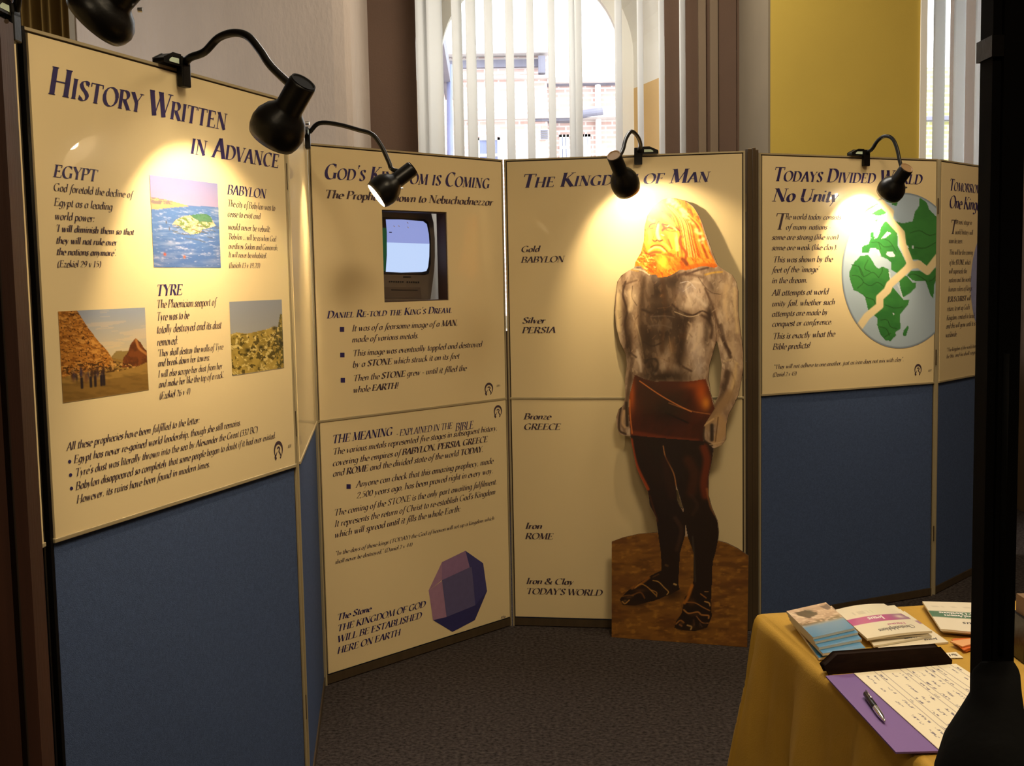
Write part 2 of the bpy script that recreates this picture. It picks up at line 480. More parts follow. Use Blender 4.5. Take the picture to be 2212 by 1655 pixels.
up_, lo_ = MB(), MB()
n = len(outer)
for i in range(n - 1):
    t = lo_ if i in (0, n - 2) else up_
    q(t, (outer[i][0], YW, outer[i][1]), (outer[i + 1][0], YW, outer[i + 1][1]), (inner[i + 1][0], YG, inner[i + 1][1]), (inner[i][0], YG, inner[i][1]))
q(up_, (outer[0][0], YW, ZSILL), (outer[-1][0], YW, ZSILL), (inner[-1][0], YG, ZSILL), (inner[0][0], YG, ZSILL))
wallpart('trim_1', up_, M_WHITE, True)
wallpart('trim_2', lo_, M_TAN)
# outer leaf of the wall beyond the window frame (keeps daylight to the openings)
b = MB()
for p, p2 in zip(inner[1:-2], inner[2:-1]):
    q(b, (p[0], YG, p[1]), (p2[0], YG, p2[1]), (p2[0], YG, ZC), (p[0], YG, ZC))
q(b, (XL, YG, 0), (inner[0][0], YG, 0), (inner[0][0], YG, ZC), (XL, YG, ZC))
q(b, (inner[-1][0], YG, 0), (2.3, YG, 0), (2.3, YG, ZC), (inner[-1][0], YG, ZC))
q(b, (inner[0][0], YG, 0), (inner[-1][0], YG, 0), (inner[-1][0], YG, ZSILL), (inner[0][0], YG, ZSILL))
wallpart('wall_outer', b, M_GREYP)
# the piers left and right of the alcove, softened corner on the left one
YPL, YPR = 6.42, 6.40
xpl0 = at(165, 100, YPL).x
b = MB()
ring = [(xpl0, YPL), (xa - .10, YPL), (xa - .04, YPL + .015), (xa - .01, YPL + .05), (xa, YPL + .11), (xa, YG), (xpl0, YG)]
b.prism([(x, y, 0) for x, y in ring], (0, 0, ZC))
wallpart('wall_pier_left', b, M_PLASTER)
xpr1 = at(1989, 150, YPR).x
wallpart('wall_pier_right', MB().box(xb + .012, xpr1, YPR, YG, 0, ZC), M_YELLOW)
wallpart('pier_side_daylight_tone', MB().box(xb, xb + .0115, YPR + .001, YW, 0, ZC), M_GREYP)  # grey sheet on the pier side, its colour standing in for daylight
wallpart('trim_4', MB().box(xpl0 - .03, xpl0, YPL - .01, YPL + .04, 0, ZC), M_GREYP)
b = MB()
for px0, px1 in ((1508, 1524), (1533, 1550)):
    b.box(at(px0, 200, YW).x, at(px1, 200, YW).x, YW - .02, YW - .001, 0, ZC)
wallpart('trim_5', b, M_BROWN2)
wallpart('trim_6', MB().box(at(1552, 200, YW).x, at(1590, 200, YW).x, YW - .008, YW - .001, 0, ZC), M_BROWN)
# left bay behind the first boards: brown wall and gold curtain
wallpart('wall_bay_left', MB().box(XL, xpl0, 7.15, 7.3, 0, ZC), M_BROWN)
M_GOLD = mat('olive_gold_curtain_cloth', S(122, 92, 34), .8, bump=.1, bscale=200, var=.08, vscale=6)
b = MB()
x0, x1 = at(36, 40, 6.9).x, at(160, 40, 6.9).x
N = 90
for i in range(N + 1):
    t = i / N
    y = 6.9 + .035 * math.sin(t * 37) + .02 * math.sin(t * 17 + 1)
    for z in (.05, ZC - .15): b.V.append(Vector((x0 + (x1 - x0) * t, y, z)))
for i in range(N): b.F.append([2 * i, 2 * i + 2, 2 * i + 3, 2 * i + 1])
cu = b.build('curtain', M_GOLD, smooth=True)
tag(cu, 'olive gold curtain hanging in folds above the leftmost board', 'curtain')
sm = cu.modifiers.new('thickness', 'SOLIDIFY'); sm.thickness = .004

# ---- windows
def glassmat():
    m = bpy.data.materials.new('window_glass'); MATS['window_glass'] = m; m.use_nodes = True
    t = m.node_tree
    for nd in list(t.nodes): t.nodes.remove(nd)
    o = t.nodes.new('ShaderNodeOutputMaterial'); mx = t.nodes.new('ShaderNodeMixShader')
    tr = t.nodes.new('ShaderNodeBsdfTransparent'); gl = t.nodes.new('ShaderNodeBsdfGlossy'); fr = t.nodes.new('ShaderNodeFresnel')
    tr.inputs[0].default_value = (.95, .97, .96, 1); gl.inputs['Roughness'].default_value = .02; fr.inputs[0].default_value = 1.45
    t.links.new(fr.outputs[0], mx.inputs[0]); t.links.new(tr.outputs[0], mx.inputs[1]); t.links.new(gl.outputs[0], mx.inputs[2]); t.links.new(mx.outputs[0], o.inputs[0])
    return m
M_GLASS = glassmat()
xg0, xg1 = at(957, 300, YG + .02).x, at(1341, 300, YG + .02).x
CXG, RG = (xg0 + xg1) / 2, (xg1 - xg0) / 2
win = empty('window_1', (CXI, YG, ZSILL), None, None); tag(win, kind='structure')
b = MB(); A, Bq = arch(CXI, RI + .02, ZS - .02, ZSILL), arch(CXG, RG, ZS - .03, ZSILL + .08)
for y0, y1 in ((YG - .03, YG + .05),):
    k = len(A)
    for y in (y0, y1):
        b.V += [Vector((p[0], y, p[1])) for p in A] + [Vector((p[0], y, p[1])) for p in Bq]
    for i in range(k - 1):
        b.F.append([i, i + 1, k + i + 1, k + i]); b.F.append([2 * k + i, 3 * k + i, 3 * k + i + 1, 2 * k + i + 1])
        b.F.append([k + i, k + i + 1, 3 * k + i + 1, 3 * k + i])
    b.F.append([0, k, 2 * k - 1, k - 1])
b.build('window_frame', M_WHITE, win)
b = MB(); b.prism([(p[0], YG + .03, p[1]) for p in Bq], (0, .005, 0)); b.build('pane', M_GLASS, win)
# second window, right of the yellow pier
YW2, YG2 = 7.0, 7.1
x20, x21 = xpr1 + .005, XR
win2 = empty('window_2', (2.7, YG2, .9), None, None); tag(win2, kind='structure')
b = MB()
b.box(x20, x20 + .035, YG2 - .03, YG2 + .04, .9, 3.8); b.box(x21 - .05, x21, YG2 - .03, YG2 + .04, .9, 3.8)
b.box(x20, x21, YG2 - .03, YG2 + .04, .82, .9); b.box(x20, x21, YG2 - .03, YG2 + .04, 3.8, 3.88)
b.build('window_frame', M_WHITE, win2)
MB().box(x20 + .035, x21 - .05, YG2, YG2 + .005, .9, 3.8).build('pane', M_GLASS, win2)
wallpart('wall_bay_right', MB().box(x20, x21, YG2 - .02, YG2 + .1, 0, .82).box(x20, x21, YG2 - .02, YG2 + .1, 3.88, ZC), M_YELLOW)
wallpart('trim_7', MB().box(xpr1 - .005, xpr1 + .03, YPR - .012, YPR + .05, .6, ZC), M_WHITE)

# ---- vertical blinds: each hanging vane is a part
M_VANE = mat('cream_blind_fabric', S(240, 240, 236), .8, bump=.1, bscale=300, stretch=(1, 1, .1), var=.02)
def translucent(m, f, c):
    t = m.node_tree; p = t.nodes['Principled BSDF']; o = [x for x in t.nodes if x.type == 'OUTPUT_MATERIAL'][0]
    tl = t.nodes.new('ShaderNodeBsdfTranslucent'); tl.inputs[0].default_value = c
    mx = t.nodes.new('ShaderNodeMixShader'); mx.inputs[0].default_value = f
    t.links.new(p.outputs[0], mx.inputs[1]); t.links.new(tl.outputs[0], mx.inputs[2]); t.links.new(mx.outputs[0], o.inputs[0])
translucent(M_VANE, .6, S(244, 244, 244))
def blind(xs, y, z0, z1, ang, wv, label, hx):
    t = empty('vertical_blind', (sum(hx) / 2, y, z1), label, 'window blind')
    MB().box(hx[0], hx[1], y - .02, y + .02, z1, z1 + .035).build('headrail', M_WHITE, t)
    for k, (x, a2) in enumerate(xs):
        b = MB(); a = R(ang + a2); n = 6
        for z in (z0, z1):
            for i in range(n + 1):
                s = (i / n - .5) * wv; c = .008 * math.cos(s / wv * math.pi)
                b.V.append(Vector((x + s * math.sin(a) + c * math.cos(a), y + s * math.cos(a) - c * math.sin(a), z)))
        for i in range(n): b.F.append([i, i + 1, n + 2 + i, n + 1 + i])
        o = b.build('vane', M_VANE, t, smooth=True)
        sd = o.modifiers.new('thickness', 'SOLIDIFY'); sd.thickness = .0012
    return t
YBL = 7.08
va = [(918, 20), (942, 22), (990, 4), (1020, 4), (1058, 0), (1103, 0), (1147, -1), (1193, -1), (1237, -2), (1251, 0), (1337, 2), (1384, 0), (1430, 0), (1475, 2)]
blind([(at(p, 200, YBL).x, a) for p, a in va], YBL, .9, 3.85, 23, .127, 'cream vertical blind with turned-open vanes over the arched window', (xa + .3, 1.35))
blind([(at(p, 200, 6.93).x, 0) for p in (2028, 2072, 2118, 2164)], 6.93, .7, 3.85, 52, .127, 'pale vertical blind over the right window beside the yellow wall', (x20 + .01, XR - .02))

# ------------------------------------------------------------------ outside: brick buildings across the street
def brickmat(name, c1, c2, mort, scale):
    m = mat(name, c1, .9)
    t = m.node_tree; br = t.nodes.new('ShaderNodeTexBrick'); tcn = t.nodes.new('ShaderNodeTexCoord'); mp = t.nodes.new('ShaderNodeMapping')
    mp.inputs['Rotation'].default_value = (R(90), 0, 0)
    t.links.new(tcn.outputs['Object'], mp.inputs['Vector']); t.links.new(mp.outputs['Vector'], br.inputs['Vector'])
    br.inputs['Color1'].default_value = c1; br.inputs['Color2'].default_value = c2; br.inputs['Mortar'].default_value = mort
    br.inputs['Scale'].default_value = scale; br.inputs['Mortar Size'].default_value = .03; br.inputs['Brick Width'].default_value = .46; br.inputs['Row Height'].default_value = .16
    t.links.new(br.outputs['Color'], t.nodes['Principled BSDF'].inputs['Base Color'])
    return m
M_BRICK = brickmat('pale_pink_brick', S(216, 186, 178), S(198, 162, 152), S(226, 216, 212), 2)
M_BRICKY = brickmat('yellow_stock_brick', S(196, 190, 130), S(168, 166, 104), S(214, 210, 180), 2)
M_STONE = mat('pale_stone_trim', S(206, 200, 198), .8, var=.08, vscale=2)
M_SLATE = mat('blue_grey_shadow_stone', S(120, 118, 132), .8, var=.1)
M_PANEO = mat('blue_grey_house_pane', S(120, 128, 168), .15, var=.1)
M_FRAMEW = mat('white_sash_frame', S(240, 240, 240), .5, var=.02)
YO = 20
wallpart('ground', MB().box(-30, 40, 8.3, 60, -1.6, -1.5), mat('grey_pavement', S(150, 148, 144), .9, var=.1))
X = lambda p: at(p, 200, YO).x
Z = lambda p: at(1150, p, YO).z
bld = empty('brick_building', (X(1150), YO, -1.5), 'pale brick building with cornice seen through the arched window', 'building')
MB().box(X(940), X(1182), YO, YO + 7, -1.5, Z(108)).box(X(1182), X(1480), YO + .25, YO + 7, -1.5, Z(170)).build('wall', M_BRICK, bld)
MB().box(X(940), X(1186), YO - .35, YO, Z(122), Z(104)).box(X(940), X(1190), YO - .18, YO, Z(172), Z(166)).build('cornice', M_STONE, bld)
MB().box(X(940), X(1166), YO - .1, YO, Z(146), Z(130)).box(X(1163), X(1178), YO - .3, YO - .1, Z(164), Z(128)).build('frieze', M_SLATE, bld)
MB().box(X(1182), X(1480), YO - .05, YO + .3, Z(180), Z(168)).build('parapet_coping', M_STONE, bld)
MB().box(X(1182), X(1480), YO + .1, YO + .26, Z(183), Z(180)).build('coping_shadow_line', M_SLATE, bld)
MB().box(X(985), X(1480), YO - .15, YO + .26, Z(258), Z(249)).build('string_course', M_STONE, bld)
MB().box(X(1150), X(1255), YO - .08, YO + .26, Z(263), Z(258)).build('string_course_shadow', M_SLATE, bld)  # dark bar painted as the shade under the string course
def housewin(px0, px1, py0, py1, par, y, nx=2, ny=3):
    x0, x1, z1, z0 = X(px0), X(px1), Z(py0), Z(py1)
    f = MB(); t = .045
    f.box(x0, x1, y - .06, y, z0 - t, z0).box(x0, x1, y - .06, y, z1 - t, z1).box(x0, x0 + t, y - .06, y, z0, z1).box(x1 - t, x1, y - .06, y, z0, z1)
    for i in range(1, nx): c = x0 + (x1 - x0) * i / nx; f.box(c - t / 2, c + t / 2, y - .06, y, z0, z1)
    for i in range(1, ny): c = z0 + (z1 - z0) * i / ny; f.box(x0, x1, y - .055, y, c - t / 2, c + t / 2)
    o = f.build('window', M_FRAMEW, par)
    MB().box(x0 + .01, x1 - .01, y - .03, y - .005, z0, z1).build('pane', M_PANEO, o)
housewin(1208, 1229, 289, 372, bld, YO + .25); housewin(1257, 1276, 289, 372, bld, YO + .25)
housewin(1028, 1078, 296, 372, bld, YO, 2, 2)
v = MB().box(X(1164), X(1184), YO - .03, YO, Z(303), Z(280)).build('louvre_vent', M_STONE, bld)
for k in range(5):
    MB().box(X(1166), X(1182), YO - .06, YO - .031, Z(284.5 + 4.2 * k), Z(282.2 + 4.2 * k)).build('slat', M_SLATE, v)
MB().tube([(X(1293), YO + .15, -1.5), (X(1293), YO + .15, Z(168))], .05).build('drainpipe', M_FRAMEW, bld)
MB().tube([(X(1240), YO - .12, Z(253)), (X(1300), YO - .12, Z(246))], .07).build('gutter', M_SLATE, bld)
b2 = empty('brick_building', (X(930), 15, -1.5), 'darker side wall with blue drainpipe at left edge of arched window', 'building')
x0, x1 = at(925, 200, 13).x, at(962, 200, 18.5).x
MB().prism([(x0 - 5, 13, -1.5), (x0, 13, -1.5), (x1, 18.5, -1.5), (x0 - 5, 18.5, -1.5)], (0, 0, at(960, 110, 15).z + 1.5)).build('wall', M_BRICK, b2)
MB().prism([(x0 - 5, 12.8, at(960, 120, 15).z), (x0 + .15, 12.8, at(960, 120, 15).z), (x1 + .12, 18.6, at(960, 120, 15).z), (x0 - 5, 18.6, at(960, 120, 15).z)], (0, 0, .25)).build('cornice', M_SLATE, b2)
MB().tube([at(972, 340, 17), at(971, 140, 17)], .045).build('drainpipe', M_PANEO, b2)
b3 = empty('brick_building', (8.2, 20, -1.5), 'yellowish brick building glimpsed between the right window vanes', 'building')
MB().box(X(1900), X(2300), 20.5, 26, -1.5, at(2050, 145, 20.5).z).build('wall', M_BRICKY, b3)
MB().box(X(1895), X(2300), 20.3, 20.5, at(2050, 262, 20.5).z, at(2050, 254, 20.5).z).build('string_course', M_SLATE, b3)

# ------------------------------------------------------------------ folding display boards
HT, ZM, PW = 1.96, .9733, .972
M_DKLINE = mat('dark_brown_lining', S(58, 40, 32), .6, var=.1)
class Board:
    def __init__(s, L, Rr, label, lower_poster=False, upper_poster=True, frame=None, poster_mat=None, w=None, gl=.003, gr=.003, hole=None, hinges=(.25, 1.05, 1.72), hl=.07, dark=(0, 0)):
        s.L = Vector((L[0], L[1], 0)); d = Vector((Rr[0] - L[0], Rr[1] - L[1], 0)); s.d = d.normalized(); s.w = w or PW
        s.th = math.atan2(d.y, d.x); s.n = Vector((s.d.y, -s.d.x, 0))
        s.e = empty('display_board', s.L, label, 'display board', 'hinged exhibition boards', s.th)
        fr = frame or M_ALU; g = .003; W = s.w; pm = poster_mat or M_POSTER; W = s.w
        bx = lambda n, m, *a, p=None, **k: MB().box(*a).build(n, m, p or s.e, local=True, **k)
        for x, md in ((gl, dark[0]), (W - gr - .007, dark[1])): bx('frame_post', M_BLACK if md else fr, x, x + .007, 0, .024, 0, HT)
        bx('top_rail', fr, gl + .007, W - gr - .007, 0, .024, HT - .006, HT)
        bx('bottom_rail', M_DARKALU, gl + .007, W - gr - .007, -.001, .024, .004, .036)
        mr = bx('middle_rail', fr, gl + .007, W - gr - .007, -.005, .024, ZM - .0045, ZM + .0045)
        bevel(mr, .0015)
        gk = MB()
        x0, x1 = gl + .007, W - gr - .007
        for z0, z1 in ((.036, ZM - .0045), (ZM + .0045, HT - .006)):
            gk.box(x0, x0 + .005, .004, .02, z0, z1).box(x1 - .005, x1, .004, .02, z0, z1)
            if z1 > 1.5: gk.box(x0 + .005, x1 - .005, .004, .02, z1 - .005, z1)
        gk.build('gasket', M_GROOVE, s.e, local=True)
        xa, xb = x0 + .005, x1 - .005
        def slab(n, m, y0, y1, z0, z1, hl_=None):
            mb = MB()
            if hl_:
                h0, h1, k0, k1 = hl_
                mb.box(xa, h0, y0, y1, z0, z1).box(h1, xb, y0, y1, z0, z1).box(h0, h1, y0, y1, z0, k0).box(h0, h1, y0, y1, k1, z1)
            else: mb.box(xa, xb, y0, y1, z0, z1)
            return mb.build(n, m, s.e, local=True)
        H = None
        if hole:
            (h0, k1), (h1, k0) = s.hit(*hole[0]), s.hit(*hole[1]); H = s.hole = (h0, h1, k0, k1)
        slab('upper_board', M_BLUE, .003, .02, ZM + .0046, HT - .011, H)
        slab('lower_board', M_BLUE, .003, .02, .037, ZM - .0046)
        for z in hinges: bx('hinge', M_DARKALU, W - .004, W + .003, .004, .018, z, z + hl)
        if upper_poster: s.up = slab('poster', pm, -.0022, .003, ZM + .0046, HT - .0112, H)
        if lower_poster: s.lo = slab('poster', pm, -.0022, .003, .042, ZM - .0046)
        if hole:
            t_ = .004
            MB().box(h0, h0 + t_, .003, .055, k0, k1).box(h1 - t_, h1, .003, .055, k0, k1).box(h0 + t_, h1 - t_, .003, .055, k1 - t_, k1).box(h0 + t_, h1 - t_, .003, .055, k0, k0 + t_).build('opening_lining', M_DKLINE, s.e, local=True)
    def hit(s, px, py):
        p = at_plane(px, py, s.L, s.n)
        return (p - s.L).dot(s.d), p.z
    def pt(s, a, z, off=0):
        return s.L + s.d * a + Vector((0, 0, z)) + s.n * off
    def text(s, name, parent, lines, m, off=.0030):
        for ln in lines:                              # every printed line is a part of the poster
            t, x0, y0, x1, cap = ln[:5]; fl = ln[5] if len(ln) > 5 else ''
            fit = ln[6] if len(ln) > 6 else None
            a0, z = s.hit(x0, y0)
            zc = s.hit(x0, y0 - cap)[1]; h = zc - z
            y1 = y0
            for _ in range(4):
                a1 = s.hit(x1, y1)[0]; y1 = proj(s.pt(a1, z))[1]
            wt = (1.55 if 's' in fl else 1.35) if 'b' in fl else .95
            tv, tf, tw = lettering(t, 's' in fl, .2, wt, track=.03 if 's' in fl else 0)
            if fit: tw = lettering(fit, 's' in fl)[2]
            k = (a1 - a0) / tw
            mesh(name, [(a0 + x * k, -off, z + y * h) for x, y in tv], tf, m, parent, local=True)
    def picture(s, name, parent, paint, tl, br, nx, ny, m, off=.0030):
        a0, z1 = s.hit(*tl); a1, z0 = s.hit(*br)
        o = art(name, nx, ny, paint, lambda u, v: (a0 + (a1 - a0) * u, -off, z1 + (z0 - z1) * v), m, parent, local=True)
        return o
    def poly(s, name, parent, polys, m, off=.0030):
        for P in polys:
            V = [(lambda h: (h[0], -off, h[1]))(s.hit(*p)) for p in P]
            mesh(name, V, [list(range(len(P)))], m, parent, local=True)
    def logo(s, parent, x, y, wpx, hpx):
        """small round mark: heavy arc open at the foot with a curled figure inside"""
        a, z = s.hit(x, y); z2 = s.hit(x, y - hpx / 2)[1] - z; a2 = s.hit(x + wpx / 2, y)[0] - a
        V, F = [], []
        def strip(pts, wd):
            b0 = len(V)
            for i, p in enumerate(pts):
                q_ = np.array(pts[min(i + 1, len(pts) - 1)]) - np.array(pts[max(i - 1, 0)]); q_ = q_ / (np.hypot(*q_) + 1e-9)
                ww = wd(i / (len(pts) - 1))
                for sg in (1, -1): V.append((a + (p[0] - q_[1] * ww * sg) * a2, -.003, z + (p[1] + q_[0] * ww * sg) * z2))
            for i in range(len(pts) - 1): F.append([b0 + 2 * i, b0 + 2 * i + 1, b0 + 2 * i + 3, b0 + 2 * i + 2])
        strip([(math.cos(R(d)) * .85, math.sin(R(d)) * .85) for d in range(-50, 231, 14)], lambda t: .04 + .14 * math.sin(t * math.pi))
        strip(spline([(-.5, -.9), (-.75, -.65), (-.5, -.4), (-.3, -.1)], 4), lambda t: .14 * (1 - t) + .04)
        strip(spline([(-.25, .2), (.0, .35), (.3, .15), (.1, -.1), (.3, -.35), (.5, -.7), (.3, -.9)], 4), lambda t: .09)
        return mesh('emblem', V, F, M_INK2, parent, local=True)

PTS = dict(P0R=(-.912, 2.190), P1L=(-.909, 2.212), P1R=(-.591, 3.130), P2L=(-.704, 4.096), P2R=(-.024, 4.788), P3L=(-.013, 4.787), P3R=(.947, 4.633), P4L=(1.017, 4.718), P4R=(1.899, 5.126), P5R=(2.560, 5.838))
B1 = Board(PTS['P1L'], PTS['P1R'], 'left display board headed History Written in Advance, blue fabric below', gr=.009, dark=(1, 0))
BN = Board(PTS['P1R'], PTS['P2L'], 'narrow-looking glossy cream board seen edge-on beside the God\'s Kingdom board', gl=.018)
B2 = Board(PTS['P2L'], PTS['P2R'], 'board headed God\'s Kingdom is Coming, with television opening above a printed stone', True, gr=-.0025, hole=((824, 453), (969, 648.5)), hinges=(.1, .42, .62, .99, 1.2, 1.44, 1.62, 1.8), hl=.1)
B3 = Board(PTS['P3L'], PTS['P3R'], 'cream board headed The Kingdom of Man behind the painted figure', True, gl=-.0025)
B4 = Board(PTS['P4L'], PTS['P4R'], 'board headed Todays Divided World with cracked green globe', gr=.008)
B5 = Board(PTS['P4R'], PTS['P5R'], 'rightmost board headed Tomorrow\'s World, cut off by the black post', gl=.014)
B0 = Board((-.935, 1.235), (-.914, 2.185), 'cream and blue board seen nearly edge-on at the far left edge', dark=(0, 1))

# dark folded posts between the third and fourth boards
for k, (t, top, wd) in enumerate(((.3, 1.972, .022), (.62, 1.978, .016), (.85, 1.972, .014))):
    p = Vector((PTS['P3R'][0], PTS['P3R'][1], 0)).lerp(Vector((PTS['P4L'][0], PTS['P4L'][1], 0)), t) + Vector((.3, -.9, 0)) * (-.012)
    o = MB().box(-wd / 2, wd / 2, -.012, .012, 0, top).build('hinge_post', M_DARKALU)
    o.location = p; o.rotation_euler = (0, 0, R(20)); bevel(o, .003)
    tag(o, ('widest dark upright post beside The Kingdom of Man board', 'tallest dark upright post, middle of three between boards', 'thin dark upright post touching the Todays Divided World board')[k], 'post', 'dark posts between the boards')

# ------------------------------------------------------------------ what is printed on the boards
M_PRINT = vcmat('glossy_photo_print', .35, coat=.4)
c1 = lambda x, y: (x / 2.67, y / 2.67)
B1.text('heading', B1.up, [("History Written", 101, 202, 487, 61, 'sb'), ("in Advance", 408, 331.5, 600, 45, 'sb')], M_INK)
B1.text('subheading', B1.up, [("EGYPT", 112, 382, 206, 27, 'b'), ("BABYLON", 488, 419.5, 572, 21, 'b'), ("TYRE", 334.5, 639, 391, 24, 'b')], M_INK)
B1.text('text_line', B1.up, [
 ("God foretold the decline of", 112, 412, 283, 17), ("Egypt as a leading", 113.5, 444, 240, 17), ("world power:", 115, 474, 202, 17),
 ("'I will diminish them so that", 117, 500, 286.5, 15, 'b'), ("they will not rule over", 118, 526, 250, 15, 'b'), ("the nations anymore'.", 119, 550.5, 249, 15, 'b'), ("(Ezekiel 29 v 15)", 120.6, 577, 215, 15),
 ("The city of Babylon was to", 489, 446, 592, 15), ("cease to exist and", 489, 468, 560, 14), ("would never be rebuilt:", 490, 496, 582, 14), ("'Babylon ... will be as when God", 490.5, 517, 594, 13), ("overthrew Sodom and Gomorrah,", 491, 537.5, 598, 13), ("It will never be inhabited'.", 491, 556, 575, 12), ("(Isaiah 13 v 19,20)", 492, 578.6, 559, 12),
 ("The Phoenician seaport of", 335.6, 666, 464, 18), ("Tyre was to be", 335.6, 693, 406, 18), ("totally destroyed and its dust", 335.6, 720.5, 475.6, 18), ("removed:", 336.4, 747.5, 382, 18),
 ("'They shall destroy the walls of Tyre", 337.6, 770.8, 479.5, 15), ("and break down her towers;", 338.4, 792, 450.5, 15), ("I will also scrape her dust from her", 339, 816, 477.6, 15), ("and make her like the top of a rock'.", 340.3, 837.6, 482, 15), ("(Ezekiel 26 v 4)", 342, 862.4, 408, 15),
 ("All these prophecies have been fulfilled to the letter:", 141, 973.8, 429, 17), ("Egypt has never re-gained world leadership, though she still remains.", 156.6, 1000.8, 518, 17),
 ("Tyre's dust was literally thrown into the sea by Alexander the Great (332 BC)", 159.3, 1029.8, 554, 17), ("Babylon disappeared so completely that some people began to doubt if it had ever existed.", 160.5, 1058.8, 593, 17), ("However, its ruins have been found in modern times.", 162.4, 1087.8, 451, 17),
 ("101", 619, 968, 627, 7)], M_INK2)
def bullets(B, par, pts, r, n=4):
    B.poly('bullet_mark', par, [[(x + r * 1.1 * math.cos(R(45 + 360 * i / n)) * (1.2 if n == 4 else 1), y + r * 1.2 * math.sin(R(45 + 360 * i / n)) * (1.2 if n == 4 else 1)) for i in range(n)] for x, y in pts], M_INK)
bullets(B1, B1.up, [(148, 997), (150, 1026), (152, 1055)], 3.2, 10)
B1.logo(B1.up, 599.4, 973, 20, 40)
def sea(c):
    sea_(c); c.C *= .76; c.C[:, 0] *= 1.06; c.C[:, 2] *= 1.10
def sea_(c):
    y = c.Y; n = c.noise(.25, .03, 3); n2 = c.noise(.06, .015, 4)
    c.C[:] = (150, 160, 205); c.mix(np.clip(y / .3, 0, 1) * .5, (215, 190, 205))
    wv = (y > .3 - .02 * c.X)
    c.mix(wv * 1.0, (92, 140, 196)); c.mix(wv * np.clip((n - .5) * 3, 0, 1), (168, 196, 224)); c.mix(wv * np.clip((y - .6) * 1.2, 0, .6), (74, 116, 184))
    c.mix(wv * np.clip((n2 - .6) * 3, 0, .7), (225, 232, 240))
    c.fill([(0, .24), (.15, .245), (.3, .26), (.55, .3), (.3, .33), (.12, .36), (0, .37)], (226, 188, 130)); c.mix(c.inside([(0, .24), (.15, .245), (.3, .26), (.3, .3), (0, .31)]) * (c.noise(.04, .01, 8) > .5) * .8, (120, 124, 130))
    isl = [(.33, .47), (.42, .43), (.55, .4), (.68, .38), (.8, .37), (.87, .4), (.9, .45), (.95, .5), (.85, .53), (.72, .56), (.7, .6), (.55, .62), (.45, .58), (.4, .54), (.28, .52)]
    c.fill(isl, (216, 206, 150)); m = c.inside(isl)
    c.mix(m * (c.noise(.07, .03, 5) > .5), (130, 166, 96)); c.mix(m * (c.noise(.04, .02, 6) > .62), (236, 224, 190))
    c.mix(c.inside([(.55, .4), (.68, .38), (.8, .37), (.87, .4), (.9, .47), (.7, .47), (.6, .43)]) * .85, (74, 142, 104))
    for i in range(26):
        x, yy = .25 + .7 * random.random(), .5 + .2 * random.random(); c.stroke([(x, yy), (x + .08, yy + .012)], .008, (110, 112, 96), .7)
    c.blob(.16, .855, .022, .02, (230, 90, 50)); c.blob(.44, .88, .022, .02, (225, 120, 70)); c.blob(.2, .5, .01, .02, (90, 90, 90)); c.blob(.24, .57, .01, .02, (90, 90, 90))
B1.picture('sea_photograph', B1.up, sea, (320.6, 378), (475, 578.6), 130, 120, M_PRINT)
def pyramid(c):
    y, x = c.Y, c.X; c.C[:] = (150, 158, 176); c.mix(np.clip(y * 1.9 - .1, 0, 1) * .75, (226, 196, 136)); c.mix((c.noise(.5, .04, 2) > .55) * .25 * (y < .5), (236, 200, 150))
    g = [(0, .66), (.55, .56), (.68, .6), (.85, .68), (1, .62), (1, 1), (0, 1)]
    c.fill([(.55, .56), (.62, .49), (.75, .5), (1, .55), (1, .7), (.55, .7)], (146, 122, 70))
    c.fill(g, (158, 122, 60)); c.mix(c.inside(g) * np.clip((c.noise(.12, .03, 5, 10) - .4) * 2, 0, .8), (112, 84, 36)); c.mix((y > .8) * .5, (110, 80, 34))
    P = [(0, 0), (.2, 0), (.3, .18), (.42, .36), (.52, .48), (.57, .58), (.62, .66), (.0, .72)]
    c.fill(P, (176, 116, 44)); m = c.inside(P)
    c.mix(m * (c.noise(.05, .012, 11, 12) > .55) * .7, (122, 72, 22)); c.mix(m * (c.noise(.02, .02, 12) > .68) * .9, (74, 40, 12)); c.mix(m * (c.noise(.06, .02, 13) > .63) * .6, (220, 164, 84))
    Q = [(.68, .69), (.7, .58), (.76, .52), (.8, .42), (.86, .36), (.92, .41), (.97, .5), (1, .52), (1, .66), (.86, .7)]
    c.fill(Q, (120, 66, 30)); m = c.inside(Q); c.mix(m * np.clip((c.noise(.05, .05, 14) - .45) * 3, 0, .7), (78, 40, 20)); c.stroke([(.87, .38), (.9, .48), (.99, .56)], .03, (190, 130, 70), .8)
    rb = c.inside([(0, .6), (.5, .58), (.9, .7), (.6, .73), (.1, .74)]); c.mix(rb * (c.noise(.03, .02, 15) > .52) * .8, (64, 38, 14)); c.mix(rb * (c.noise(.03, .02, 16) > .62) * .8, (206, 158, 88))
    for i in range(22):
        px_, py_ = .1 + .38 * random.random(), .66 + .12 * random.random(); c.blob(px_, py_, .015, .05, random.choice([(40, 28, 34), (70, 44, 30), (56, 46, 70), (120, 80, 50)]), .9)
    for px_ in (.21, .31, .36, .43, .46): c.stroke([(px_, .76), (px_, .86)], .028, (30, 24, 34), .95)
B1.picture('pyramid_photograph', B1.up, pyramid, (123, 673), (319, 842.3), 150, 110, M_PRINT)
